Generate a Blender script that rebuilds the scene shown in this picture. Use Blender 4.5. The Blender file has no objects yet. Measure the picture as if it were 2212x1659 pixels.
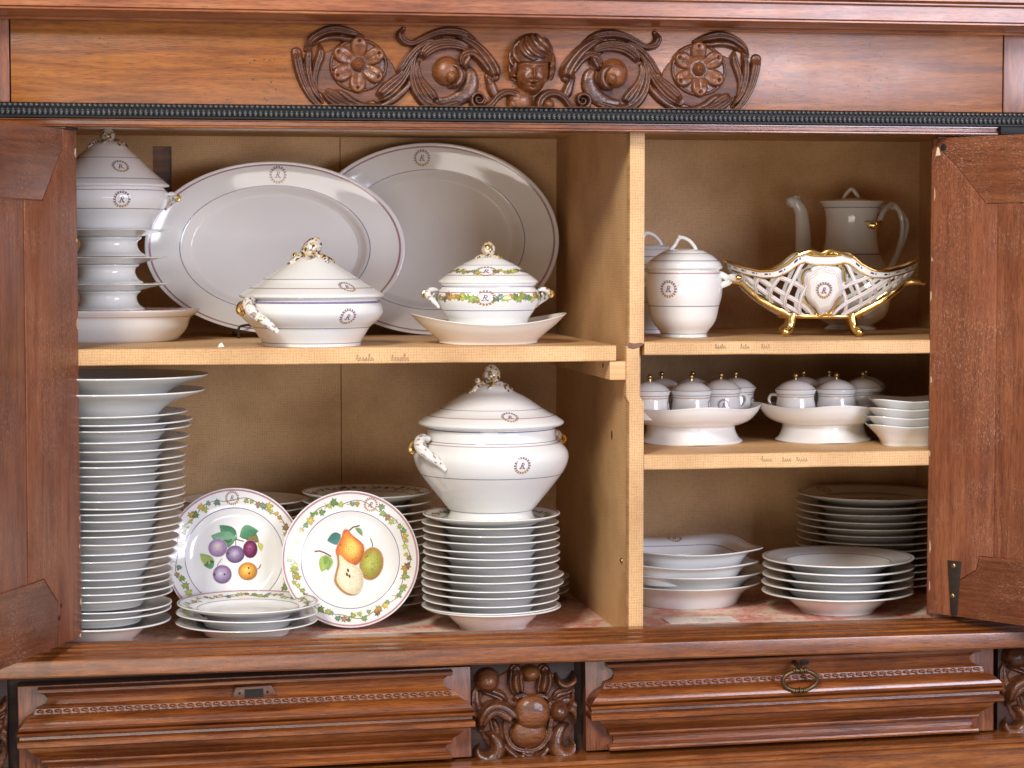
import bpy, bmesh, math, random
import numpy as np
from mathutils import Vector, Matrix, noise as mnoise
random.seed(7)
PI = math.pi; R_ = math.radians
sc = bpy.context.scene; COL = sc.collection

# ------------------------------------------------------------------ camera
PSI, DLT, FPX, DIST = R_(9.63), R_(3.39), 4900.0, 3.6
FW = np.array([math.sin(PSI)*math.cos(DLT), math.cos(PSI)*math.cos(DLT), -math.sin(DLT)])
RT = np.array([math.cos(PSI), -math.sin(PSI), 0.0]); UP = np.cross(RT, FW)
CAM = np.array([-DIST*math.sin(PSI), -DIST*math.cos(PSI), 1.5])
cd = bpy.data.cameras.new("camera"); cam = bpy.data.objects.new("camera", cd); COL.objects.link(cam)
cd.sensor_width = 36; cd.lens = 36*FPX/2212; cd.clip_start = .05; cd.clip_end = 60
cam.location = CAM
cam.rotation_euler = Matrix(((RT[0], UP[0], -FW[0]), (RT[1], UP[1], -FW[1]), (RT[2], UP[2], -FW[2]))).to_euler()
cd.dof.use_dof = True; cd.dof.focus_distance = 3.62; cd.dof.aperture_fstop = 7.0
sc.camera = cam
def at(x, y, Y):            # survey helper: the point of the vertical plane Y seen at photo point x, y (photo 2212 wide)
    d = FW + RT*(x-1106)/FPX + UP*(829.5-y)/FPX
    return CAM + d*(Y-CAM[1])/d[1]
def scl(x, Y): return FPX/((at(x, 600, Y)-CAM) @ FW)      # photo points per metre there

# ------------------------------------------------------------------ light
w = bpy.data.worlds.new("World"); sc.world = w; w.use_nodes = True
bg = w.node_tree.nodes["Background"]; bg.inputs[0].default_value = (.95, .92, .94, 1); bg.inputs[1].default_value = .29
def area(name, loc, tgt, sx, sy, power, col):
    l = bpy.data.lights.new(name, 'AREA'); l.shape = 'RECTANGLE'; l.size = sx; l.size_y = sy; l.energy = power; l.color = col
    o = bpy.data.objects.new(name, l); COL.objects.link(o); o.location = loc
    o.rotation_euler = (Vector(tgt)-Vector(loc)).to_track_quat('-Z', 'Y').to_euler(); return o
area("window_light_left", (-2.0, -3.7, 4.15), (0, 0, 1.3), .95, 1.2, 212, (1, .945, .86))
area("window_light_right", (2.15, -3.9, 2.0), (-.05, .25, 1.25), 1.7, 1.5, 158, (.80, .83, 1))
area("bounce_fill", (-.9, -4.6, .75), (0, .2, 1.25), 2.6, .8, 46, (1, .92, .84))  # added unseen fill lamp, stands in for light bounced off the room floor
sc.view_settings.view_transform = 'Standard'; sc.view_settings.look = 'None'
sc.view_settings.exposure = 0; sc.view_settings.gamma = 1
sc.render.engine = 'CYCLES'; sc.cycles.max_bounces = 6; sc.cycles.diffuse_bounces = 4; sc.cycles.glossy_bounces = 3
sc.cycles.caustics_reflective = False; sc.cycles.caustics_refractive = False

# ------------------------------------------------------------------ materials
def newmat(name):
    m = bpy.data.materials.new(name); m.use_nodes = True
    return m, m.node_tree, m.node_tree.nodes["Principled BSDF"]
def N(t, typ, **kw):
    n = t.nodes.new(typ)
    for k, v in kw.items(): setattr(n, k, v)
    return n
def lk(t, a, b): t.links.new(a, b)
def vmap(t, scale, src='Object', rot=(0, 0, 0)):
    tc = N(t, 'ShaderNodeTexCoord'); mp = N(t, 'ShaderNodeMapping'); lk(t, tc.outputs[src], mp.inputs[0])
    mp.inputs['Scale'].default_value = scale; mp.inputs['Rotation'].default_value = rot; return mp.outputs[0]
def noise(t, vec, scale, detail=4, dist=0, rough=.55):
    n = N(t, 'ShaderNodeTexNoise'); lk(t, vec, n.inputs['Vector']); n.inputs['Scale'].default_value = scale
    n.inputs['Detail'].default_value = detail; n.inputs['Distortion'].default_value = dist; n.inputs['Roughness'].default_value = rough
    return n.outputs['Fac']
def ramp(t, fac, stops):
    r = N(t, 'ShaderNodeValToRGB'); lk(t, fac, r.inputs[0]); e = r.color_ramp.elements
    while len(e) < len(stops): e.new(.5)
    for x, (p, c) in zip(e, stops):
        x.position = p; x.color = (c, c, c, 1) if isinstance(c, (int, float)) else (*c, 1)
    return r.outputs[0]
def mix(t, a, b, fac, mode='MIX'):
    n = N(t, 'ShaderNodeMix', data_type='RGBA', blend_type=mode)
    for s, v in ((n.inputs[6], a), (n.inputs[7], b), (n.inputs[0], fac)):
        if hasattr(v, 'links'): lk(t, v, s)
        elif isinstance(v, tuple): s.default_value = (*v, 1)
        else: s.default_value = v
    return n.outputs[2]
def math_(t, op, a, b=0.0):
    n = N(t, 'ShaderNodeMath', operation=op)
    for s, v in ((n.inputs[0], a), (n.inputs[1], b)):
        if hasattr(v, 'links'): lk(t, v, s)
        else: s.default_value = v
    return n.outputs[0]
def bump(t, b, h, strength, dist):
    n = N(t, 'ShaderNodeBump'); n.inputs['Strength'].default_value = strength; n.inputs['Distance'].default_value = dist
    lk(t, h, n.inputs['Height']); lk(t, n.outputs[0], b.inputs['Normal'])
def wood(name, dark, mid, light, axis, rough=.34, coat=.25, worn=0., worm=0., figure=1.):
    m, t, b = newmat(name)
    def sv(al, ac): return tuple(al if i == axis else ac for i in range(3))
    v1 = vmap(t, sv(1.5, 20)); v2 = vmap(t, sv(16, 300)); v3 = vmap(t, (1, 1, 1)); v4 = vmap(t, sv(5, 85))
    g = math_(t, 'ADD', math_(t, 'MULTIPLY', noise(t, v1, 2.2*figure, 8, 1.1, .62), .62), math_(t, 'MULTIPLY', noise(t, v4, 1.8, 6, .5, .65), .38))
    c = ramp(t, g, [(.36, dark), (.5, mid), (.63, light)])
    p = noise(t, v2, 3.0, 3, .2)
    c = mix(t, c, ramp(t, p, [(.34, .40), (.50, 1.)]), .8, 'MULTIPLY')
    blot = noise(t, v3, 5.5, 4, .6)
    c = mix(t, c, ramp(t, blot, [(.3, (.66, .56, .56)), (.52, (1, 1, 1)), (.72, (1.1, 1.05, .98))]), .6, 'MULTIPLY')
    rr = ramp(t, noise(t, v3, 14, 5), [(.3, rough*.9), (.7, min(1, rough*1.2))])
    if worn:
        s = noise(t, vmap(t, sv(70, 190)), 2.6, 5, .6, .7); zone = noise(t, v3, 6.5, 3, .4)
        f = math_(t, 'MULTIPLY', ramp(t, s, [(.53, 0.), (.68, 1.)]), ramp(t, zone, [(.42, 0.), (.60, 1.)]))
        c = mix(t, c, (.55, .37, .27), math_(t, 'MULTIPLY', f, worn))
        s2 = noise(t, vmap(t, sv(4, 260), rot=(.0, .35, .0)), 1.6, 2, .3)
        f2 = math_(t, 'MULTIPLY', ramp(t, s2, [(.715, 0.), (.74, 1.)]), ramp(t, zone, [(.5, 0.), (.62, 1.)]))
        c = mix(t, c, (.5, .33, .24), math_(t, 'MULTIPLY', f2, worn*.6))
    if worm:
        vo = N(t, 'ShaderNodeTexVoronoi'); lk(t, v3, vo.inputs['Vector']); vo.inputs['Scale'].default_value = 95
        f = math_(t, 'MULTIPLY', ramp(t, vo.outputs['Distance'], [(.10, 1.), (.17, 0.)]), ramp(t, noise(t, v3, 9, 2), [(.55, 0.), (.6, 1.)]))
        c = mix(t, c, (.012, .006, .004), math_(t, 'MULTIPLY', f, worm))
    lk(t, c, b.inputs['Base Color']); lk(t, rr, b.inputs['Roughness'])
    b.inputs['Coat Weight'].default_value = coat; b.inputs['Coat Roughness'].default_value = .22
    bump(t, b, p, .3, .0006)
    return m
W_FRIEZE = wood("golden_walnut", (.145, .039, .005), (.265, .079, .010), (.365, .127, .019), 0, .30, .05, worm=.9)
W_RED = wood("red_walnut", (.080, .019, .005), (.205, .056, .012), (.335, .110, .025), 0, .22, .35)
W_REDV = wood("red_walnut_upright", (.11, .030, .014), (.21, .066, .028), (.30, .105, .045), 2, .32, .25)
W_CORN = wood("cornice_walnut", (.17, .047, .015), (.31, .096, .032), (.43, .160, .058), 0, .30, .3)
W_CARVE = wood("carved_walnut", (.04, .0125, .006), (.105, .034, .013), (.20, .068, .024), 0, .33, .14, worm=.6)
W_CARVEL = wood("carved_walnut_rubbed", (.075, .022, .007), (.17, .052, .015), (.28, .097, .028), 0, .36, .12)
W_LEDGE = wood("ledge_walnut", (.10, .025, .006), (.22, .064, .013), (.34, .118, .026), 0, .26, .25)
W_DOOR = wood("door_walnut_upright", (.155, .043, .017), (.255, .080, .034), (.355, .125, .054), 2, .42, .06, worn=.75, figure=.8)
W_DOORH = wood("door_walnut_cross", (.125, .034, .013), (.215, .066, .026), (.31, .105, .042), 0, .42, .06, worn=.9, figure=.8)
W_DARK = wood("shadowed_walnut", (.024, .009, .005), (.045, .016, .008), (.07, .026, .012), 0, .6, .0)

def plain(name, col, rough, metal=0., spec=.5, bumpy=0., scale=60):
    m, t, b = newmat(name); v = vmap(t, (1, 1, 1))
    n = noise(t, v, scale, 4)
    lk(t, mix(t, col, ramp(t, n, [(.3, .78), (.7, 1.12)]), .8, 'MULTIPLY'), b.inputs['Base Color'])
    b.inputs['Roughness'].default_value = rough; b.inputs['Metallic'].default_value = metal
    b.inputs['Specular IOR Level'].default_value = spec
    if bumpy: bump(t, b, n, bumpy, .001)
    return m
M_BLACK = plain("ebonised_beading", (.050, .051, .053), .20); M_BLACKS = plain("ebonised_strip", (.010, .010, .010), .5, spec=.25)
M_HOLE = plain("dark_hollow", (.008, .006, .005), .8)
M_BRONZE = plain("bronze", (.14, .085, .04), .42, .85, bumpy=.3, scale=200)
M_IRON = plain("dark_iron", (.07, .055, .045), .5, .7, bumpy=.3, scale=150)
M_BRASS = plain("old_brass", (.50, .34, .16), .34, 1.)
M_GOLD = plain("gilding", (.84, .57, .21), .22, 1., bumpy=.15, scale=90)
M_PAPER = plain("paper", (.78, .72, .66), .8)

def lining(name, ax, ay):
    m, t, b = newmat(name)
    tc = N(t, 'ShaderNodeTexCoord'); sx = N(t, 'ShaderNodeSeparateXYZ'); lk(t, tc.outputs['Object'], sx.inputs[0])
    cb = N(t, 'ShaderNodeCombineXYZ'); lk(t, sx.outputs[ax], cb.inputs[0]); lk(t, sx.outputs[ay], cb.inputs[1])
    def mp(s):
        n = N(t, 'ShaderNodeMapping'); lk(t, cb.outputs[0], n.inputs[0]); n.inputs['Scale'].default_value = s; return n.outputs[0]
    wob = noise(t, mp((1, 1, 1)), 40, 3)
    def threads(i):
        s = N(t, 'ShaderNodeSeparateXYZ'); lk(t, cb.outputs[0], s.inputs[0])
        a = math_(t, 'ADD', math_(t, 'MULTIPLY', s.outputs[i], 2*PI/.0042), math_(t, 'MULTIPLY', wob, 9.0))
        return math_(t, 'ADD', math_(t, 'MULTIPLY', math_(t, 'SINE', a), .5), .5)
    th = math_(t, 'MAXIMUM', math_(t, 'MULTIPLY', threads(0), noise(t, mp((60, 22, 1)), 4, 3)), math_(t, 'MULTIPLY', threads(1), noise(t, mp((22, 60, 1)), 4, 3)))
    fib = noise(t, mp((240, 240, 1)), 2, 3)
    f = math_(t, 'ADD', math_(t, 'MULTIPLY', th, .55), math_(t, 'MULTIPLY', fib, .55))
    c = ramp(t, f, [(.28, (.72, .50, .275)), (.52, (.62, .38, .175)), (.80, (.42, .22, .088))])
    big = noise(t, mp((1, 1, 1)), 6, 4)
    c = mix(t, c, ramp(t, big, [(.3, (.74, .64, .55)), (.6, (1.06, 1.03, .98))]), .9, 'MULTIPLY')
    lk(t, c, b.inputs['Base Color']); b.inputs['Roughness'].default_value = .55; b.inputs['Specular IOR Level'].default_value = .35
    bump(t, b, f, .2, .0005)
    return m
L_XZ = lining("canvas_paper_lining", 0, 2); L_YZ = lining("canvas_paper_lining_side", 1, 2); L_XY = lining("canvas_paper_lining_flat", 0, 1)

def toile():
    m, t, b = newmat("printed_shelf_paper"); v = vmap(t, (1, 1, 1))
    a = noise(t, v, 9, 6, 1.8, .7); d = noise(t, v, 38, 5, 2.5, .75)
    f = math_(t, 'MULTIPLY', ramp(t, a, [(.42, 0.), (.54, 1.)]), ramp(t, d, [(.38, 0.), (.54, 1.)]))
    c = mix(t, (.76, .62, .48), (.66, .13, .10), math_(t, 'MULTIPLY', f, .85))
    c = mix(t, c, (.42, .27, .2), ramp(t, noise(t, v, 3.2, 3), [(.52, 0.), (.75, .5)]))
    lk(t, c, b.inputs['Base Color']); b.inputs['Roughness'].default_value = .6
    return m
M_TOILE = toile()
def porcelain(name, col):
    m, t, b = newmat(name); v = vmap(t, (1, 1, 1))
    oi = N(t, 'ShaderNodeObjectInfo')
    c = mix(t, mix(t, col, (col[0]*.93, col[1]*.93, col[2]*.90), oi.outputs['Random']), ramp(t, noise(t, v, 16, 4), [(.3, .965), (.7, 1.0)]), 1., 'MULTIPLY')
    lk(t, c, b.inputs['Base Color']); b.inputs['Roughness'].default_value = .085
    b.inputs['Specular IOR Level'].default_value = .5
    bump(t, b, noise(t, v, 22, 2), .05, .004)
    return m
M_PORC = porcelain("white_porcelain", (.80, .79, .77)); M_CREAM = porcelain("creamy_porcelain", (.78, .745, .685))
def enamel():
    m, t, b = newmat("painted_enamel")
    a = N(t, 'ShaderNodeAttribute', attribute_name="Col")
    c = mix(t, a.outputs['Color'], ramp(t, noise(t, vmap(t, (1, 1, 1)), 420, 3), [(.3, .82), (.7, 1.1)]), .7, 'MULTIPLY')
    c = mix(t, c, ramp(t, noise(t, vmap(t, (1, 1, 1)), 150, 4, 1.2), [(.36, (.70, .66, .72)), (.5, (1, 1, 1)), (.66, (1.15, 1.10, 1.0))]), .45, 'MULTIPLY')
    lk(t, c, b.inputs['Base Color']); b.inputs['Roughness'].default_value = .14
    return m
M_ENAMEL = enamel()
def finialmat():
    m, t, b = newmat("painted_finial"); vo = N(t, 'ShaderNodeTexVoronoi'); lk(t, vmap(t, (1, 1, 1.0)), vo.inputs['Vector']); vo.inputs['Scale'].default_value = 230
    s = N(t, 'ShaderNodeSeparateColor'); lk(t, vo.outputs['Color'], s.inputs[0])
    c = ramp(t, s.outputs[0], [(.0, (.62, .58, .52)), (.34, (.50, .34, .10)), (.56, (.20, .11, .05)), (.80, (.62, .58, .54))])
    lk(t, c, b.inputs['Base Color']); b.inputs['Roughness'].default_value = .16
    mt = ramp(t, s.outputs[0], [(.38, 0.), (.46, .8), (.66, .8), (.72, 0.)]); lk(t, mt, b.inputs['Metallic'])
    return m
M_FINIAL = finialmat()
def giltwhite():
    m, t, b = newmat("gilt_touched_porcelain"); n = noise(t, vmap(t, (1, 1, 1)), 75, 3, .5)
    lk(t, ramp(t, n, [(.38, (.34, .25, .20)), (.44, (.74, .71, .67)), (.56, (.74, .70, .66)), (.64, (.62, .40, .13))]), b.inputs['Base Color'])
    lk(t, ramp(t, n, [(.58, 0.), (.64, .9)]), b.inputs['Metallic']); b.inputs['Roughness'].default_value = .16
    return m
M_GILTW = giltwhite()

# ------------------------------------------------------------------ mesh helpers
def link(name, me, mat, parent=None, loc=None):
    o = bpy.data.objects.new(name, me); COL.objects.link(o)
    if mat is not None and len(me.materials) == 0: me.materials.append(mat)
    if parent is not None: o.parent = parent
    if loc is not None: o.location = loc
    return o
def mesh(name, V, F, smooth=True, angle=None):
    me = bpy.data.meshes.new(name); me.from_pydata([tuple(map(float, v)) for v in V], [], [tuple(f) for f in F]); me.update()
    if smooth: me.polygons.foreach_set("use_smooth", [True]*len(me.polygons))
    if angle: me.set_sharp_from_angle(angle=R_(angle))
    return me
class MB:
    def __init__(s): s.V = []; s.F = []
    def add(s, V, F):
        o = len(s.V); s.V += [tuple(v) for v in V]; s.F += [tuple(i+o for i in f) for f in F]; return s
    def box(s, x0, x1, y0, y1, z0, z1, c=.0012):      # box with chamfered long edges
        bm = bmesh.new(); bmesh.ops.create_cube(bm, size=1)
        for v in bm.verts:
            v.co = Vector((x0+(v.co.x+.5)*(x1-x0), y0+(v.co.y+.5)*(y1-y0), z0+(v.co.z+.5)*(z1-z0)))
        if c: bmesh.ops.bevel(bm, geom=list(bm.edges), offset=c, segments=2, affect='EDGES', profile=.6)
        bm.verts.index_update(); s.add([v.co[:] for v in bm.verts], [[v.index for v in f.verts] for f in bm.faces]); bm.free(); return s
    def prism(s, poly, y0, y1, c=.001):               # polygon in x,z pushed from y0 (front) to y1
        bm = bmesh.new(); vs = [bm.verts.new((x, y0, z)) for x, z in poly]; f = bm.faces.new(vs)
        r = bmesh.ops.extrude_face_region(bm, geom=[f])
        for v in r['geom']:
            if isinstance(v, bmesh.types.BMVert): v.co.y = y1
        bmesh.ops.recalc_face_normals(bm, faces=bm.faces)
        if c: bmesh.ops.bevel(bm, geom=[e for e in bm.edges], offset=c, segments=2, affect='EDGES', profile=.6)
        bm.verts.index_update(); s.add([v.co[:] for v in bm.verts], [[v.index for v in f.verts] for f in bm.faces]); bm.free(); return s
    def tube(s, path, rad, seg=10, flat=1., closed=False):
        P = [Vector(p) for p in path]; n = len(P)
        rad = [float(r) for r in rad] if hasattr(rad, '__len__') else [float(rad)]*n
        T = [(P[(i+1) % n if closed else min(i+1, n-1)]-P[(i-1) % n if closed else max(i-1, 0)]).normalized() for i in range(n)]
        u = T[0].orthogonal().normalized(); V = []; F = []
        for i in range(n):
            u = (u-T[i]*u.dot(T[i])).normalized(); v = T[i].cross(u)
            for k in range(seg):
                a = 2*PI*k/seg; V.append(P[i]+rad[i]*(math.cos(a)*u+math.sin(a)*flat*v))
        m = n if closed else n-1
        for i in range(m):
            for k in range(seg):
                k2 = (k+1) % seg; j = (i+1) % n
                F.append((i*seg+k, i*seg+k2, j*seg+k2, j*seg+k))
        if not closed:
            for i, d in ((0, -1), (n-1, 1)):
                c = len(V); V.append(P[i]+T[i]*rad[i]*.55*d)
                for k in range(seg):
                    a, b_ = i*seg+k, i*seg+(k+1) % seg
                    F.append((a, b_, c) if d > 0 else (b_, a, c))
        return s.add(V, F)
    def ball(s, c, r, seg=14, rings=9):
        rx, ry, rz = r if hasattr(r, '__len__') else (r, r, r); V = [(c[0], c[1], c[2]+rz)]; F = []
        for i in range(1, rings):
            a = PI*i/rings
            for k in range(seg):
                b_ = 2*PI*k/seg; V.append((c[0]+rx*math.sin(a)*math.cos(b_), c[1]+ry*math.sin(a)*math.sin(b_), c[2]+rz*math.cos(a)))
        V.append((c[0], c[1], c[2]-rz)); L = len(V)-1
        for k in range(seg):
            k2 = (k+1) % seg; F.append((0, 1+k, 1+k2)); F.append((L, L-seg+k2, L-seg+k))
            for i in range(rings-2): F.append((1+i*seg+k, 1+(i+1)*seg+k, 1+(i+1)*seg+k2, 1+i*seg+k2))
        return s.add(V, F)
    def build(s, name, mat, parent=None, smooth=True, angle=40, loc=None):
        return link(name, mesh(name, s.V, s.F, smooth, angle), mat, parent, loc)
def cr(pts, n=6):                       # Catmull-Rom through points of any dimension
    P = [np.array(p, float) for p in pts]; P = [2*P[0]-P[1]]+P+[2*P[-1]-P[-2]]; out = []
    for i in range(1, len(P)-2):
        for k in range(n):
            t = k/n; a, b, c, d = P[i-1], P[i], P[i+1], P[i+2]
            out.append(.5*(2*b+(c-a)*t+(2*a-5*b+4*c-d)*t*t+(3*b-a-3*c+d)*t**3))
    out.append(P[-2]); return out
def thing(name, label, cat, loc, group=None, rz=0):
    o = bpy.data.objects.new(name, None); COL.objects.link(o); o.location = loc; o.rotation_euler = (0, 0, rz); o.empty_display_size = .05
    o['label'] = label; o['category'] = cat
    if group: o['group'] = group
    return o
def tag(o, label, cat, group=None):
    o['label'] = label; o['category'] = cat
    if group: o['group'] = group
    return o

# ------------------------------------------------------------------ turned surfaces and painted decoration
class Surf:
    """a profile (radius, height) turned round z; f scales the radius and g lifts it, both by angle and profile position"""
    def __init__(s, prof, n=4, ex=1., ey=1., f=None, g=None, smooth=True):
        s.P = np.array(cr(prof, n) if smooth else prof, float); s.P[:, 0] = np.maximum(s.P[:, 0], 0)
        d = np.hypot(*(s.P[1:]-s.P[:-1]).T); s.L = np.concatenate([[0], np.cumsum(d)]); s.ex, s.ey, s.f, s.g = ex, ey, f, g
    def rz(s, l): return np.interp(l, s.L, s.P[:, 0]), np.interp(l, s.L, s.P[:, 1])
    def pos(s, l, a):
        r, z = s.rz(l)
        if s.f: r = r*s.f(a, r)
        if s.g: z = z+s.g(a, r)
        return Vector((r*math.cos(a)*s.ex, r*math.sin(a)*s.ey, z))
    def nrm(s, l, a):
        e = .0008; t = s.pos(l+e, a)-s.pos(l-e, a); q = s.pos(l, a+.01)-s.pos(l, a-.01); n = q.cross(t)
        return n.normalized() if n.length > 1e-12 else Vector((0, 0, 1))
    def mesh(s, name, seg=64):
        V = []; F = []; n = len(s.P)
        for i in range(n):
            for k in range(seg): V.append(s.pos(s.L[i], 2*PI*k/seg))
        for i in range(n-1):
            for k in range(seg):
                k2 = (k+1) % seg; F.append((i*seg+k, i*seg+k2, (i+1)*seg+k2, (i+1)*seg+k))
        bm = bmesh.new(); bv = [bm.verts.new(v) for v in V]
        for f_ in F: bm.faces.new([bv[i] for i in f_])
        bmesh.ops.remove_doubles(bm, verts=bm.verts, dist=2e-6); me = bpy.data.meshes.new(name); bm.to_mesh(me); bm.free()
        me.polygons.foreach_set("use_smooth", [True]*len(me.polygons)); return me
    def at_z(s, z, lo=0., hi=1.):        # profile position where the height is z, between the shares lo and hi of the profile
        ls = np.linspace(lo*s.L[-1], hi*s.L[-1], 600); zz = np.interp(ls, s.L, s.P[:, 1]); return ls[np.argmin(abs(zz-z))]
    def at_r(s, r, lo=.0, hi=1.):
        ls = np.linspace(lo*s.L[-1], hi*s.L[-1], 900); rr = np.interp(ls, s.L, s.P[:, 0]); return ls[np.argmin(abs(rr-r))]
OFF = .00035
class Decor:
    def __init__(s): s.V = []; s.F = []; s.C = []
    def poly(s, pts, cols):
        o = len(s.V); s.V += pts; s.F.append(tuple(range(o, o+len(pts)))); s.C += cols if isinstance(cols, list) else [cols]*len(pts)
    def fan(s, c, cc, pts, cols):
        o = len(s.V); n = len(pts); s.V += [c]+pts; s.C += [cc]+(cols if isinstance(cols, list) else [cols]*n)
        for i in range(n): s.F.append((o, o+1+i, o+1+(i+1) % n))
    def ring(s, su, l, wd, col, seg=96):
        o = len(s.V)
        for k in range(seg):
            a = 2*PI*k/seg
            for d in (-wd/2, wd/2): s.V.append(su.pos(l+d, a)+su.nrm(l+d, a)*OFF*.8); s.C.append(col)
        for k in range(seg): a, b = o+2*k, o+2*((k+1) % seg); s.F.append((a, b, b+1, a+1))
    def ribbon(s, mp, pts, wd, col):
        P = [Vector(p) for p in pts]; o = len(s.V)
        for i, p in enumerate(P):
            t = (P[min(i+1, len(P)-1)]-P[max(i-1, 0)]); t = t.normalized() if t.length else Vector((1, 0)); n = Vector((-t.y, t.x))
            ww = wd if not hasattr(wd, '__len__') else wd[i]
            s.V += [mp(*(p+n*ww/2)), mp(*(p-n*ww/2))]; s.C += [col, col]
        for i in range(len(P)-1): a = o+2*i; s.F.append((a, a+1, a+3, a+2))
    def build(s, name, parent, mat=None):
        me = mesh(name, s.V, s.F, False); ca = me.color_attributes.new("Col", 'FLOAT_COLOR', 'POINT')
        ca.data.foreach_set("color", np.array([(*c, 1) for c in s.C], np.float32).ravel())
        return link(name, me, mat or M_ENAMEL, parent)
PINK = (.46, .27, .30); BLUE = (.15, .16, .26); PURP = (.10, .05, .10); GOLDC = (.5, .3, .06)
def wallmap(su, l0, a0):                # s to the viewer's right and t up, on the side of a turned piece
    sg = 1 if su.rz(l0+.002)[1] >= su.rz(l0-.002)[1] else -1
    def mp(s_, t_, lift=0):
        l = l0+sg*t_; r = max(su.pos(l, a0).xy.length, .004); a = a0+s_/r
        n = su.nrm(l, a); p = su.pos(l, a)
        if n.x*p.x+n.y*p.y+n.z*.02 < 0 and abs(n.z) < .95: n = -n
        if abs(n.z) >= .95: n = n if n.z > 0 else -n
        return p+n*(OFF+lift)
    return mp
def flatmap(su, x0=0, y0=0, rot=0, lo=.5):   # on the upper face of a plate
    cr_, sr = math.cos(rot), math.sin(rot)
    def mp(s_, t_, lift=0):
        x = (x0+s_*cr_-t_*sr); y = (y0+s_*sr+t_*cr_); xr, yr = x/su.ex, y/su.ey
        r = math.hypot(xr, yr); a = math.atan2(yr, xr); l = su.at_r(r, lo, 1.)
        n = su.nrm(l, a) if r > .002 else Vector((0, 0, 1)); n = n if n.z > 0 else -n
        return su.pos(l, a)+n*(OFF+lift)
    return mp
def crest(d, mp, r, dark=True):
    """monogram in a wreath of small staves"""
    n = 18
    for k in range(n):
        a = 2*PI*k/n; c, s_ = math.cos(a), math.sin(a); w_ = r*.085
        col = (.40, .22, .08) if (s_ < -.6 or (k % 5 == 1 and not dark)) else ((.27, .18, .20) if dark else (.34, .23, .20))
        q = [(r*.76, -w_), (r*1.0, -w_*1.3), (r*1.0, w_*1.3), (r*.76, w_)]
        d.poly([mp(c*x-s_*y, s_*x+c*y) for x, y in q], col)
    for k in range(36):
        a0, a1 = 2*PI*k/36, 2*PI*(k+1)/36; col = (.28, .15, .14) if math.sin(a0) > -.5 else GOLDC
        d.poly([mp(rr*math.cos(a), rr*math.sin(a)) for rr, a in ((r*.72, a0), (r*.77, a0), (r*.77, a1), (r*.72, a1))], col)
    lc = (.20, .10, .16)
    q = r*.42
    d.ribbon(mp, [(-q*.55, -q*.75), (-q*.3, -q*.1), (-q*.05, q*.75)], q*.26, lc)
    d.ribbon(mp, [(-q*.25, q*.7), (q*.3, q*.78), (q*.5, q*.4), (q*.2, q*.05), (-q*.2, 0)], q*.22, lc)
    d.ribbon(mp, [(q*.0, 0), (q*.3, -q*.5), (q*.75, -q*.8)], q*.24, (.3, .08, .12))
    d.ribbon(mp, [(-q*.95, -q*.65), (-q*.5, -q*.9), (q*.1, -q*.6), (q*.7, -q*.95)], q*.15, (.25, .2, .32))
GREENS = [(.17, .25, .05), (.28, .32, .07), (.13, .21, .07), (.38, .31, .07), (.12, .19, .13), (.34, .36, .09), (.42, .26, .06), (.30, .34, .10), (.22, .14, .07)]
LEAF = [(0, -.5), (.22, -.32), (.5, -.42), (.38, -.1), (.62, .12), (.26, .16), (.2, .42), (0, .62), (-.2, .42), (-.26, .16), (-.62, .12), (-.38, -.1), (-.5, -.42), (-.22, -.32)]
def ivyleaf(d, mp, x, y, size, rot, rnd):
    c, s_ = math.cos(rot), math.sin(rot); col = rnd.choice(GREENS); k = rnd.uniform(.7, 1.25); cc = tuple(v*k*1.5 for v in col); co = tuple(v*k for v in col)
    pts = [mp(x+size*(c*a-s_*b), y+size*(s_*a+c*b), .0001) for a, b in LEAF]
    cols = [tuple(v*rnd.uniform(.6, 1.2) for v in co) for _ in LEAF]
    d.fan(mp(x, y, .0001), cc, pts, cols)
def garland(d, mp, R, skip=None, seed=1, size=.0088, n=66, amp=.0032):
    rnd = random.Random(seed)
    pts = [((R+amp*math.sin(9*a+seed))*math.cos(a), (R+amp*math.sin(9*a+seed))*math.sin(a)) for a in np.linspace(0, 2*PI, 120)]
    d.ribbon(mp, pts, .0011, (.22, .12, .05))
    for k in range(n):
        a = 2*PI*(k+rnd.uniform(-.35, .35))/n
        if skip is not None and abs((a-skip+PI) % (2*PI)-PI) < .16: continue
        r = R+rnd.uniform(-1, 1)*amp*1.5
        x, y = r*math.cos(a), r*math.sin(a)
        if rnd.random() < .16:
            q = rnd.uniform(0, 6.28); d.ribbon(mp, [(x, y), (x+.006*math.cos(q), y+.006*math.sin(q)), (x+.010*math.cos(q+.6), y+.010*math.sin(q+.6))], .0009, (.28, .13, .06))
        else: ivyleaf(d, mp, x, y, size*1.25*rnd.uniform(.6, 1.1), rnd.uniform(0, 6.28), rnd)
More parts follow.
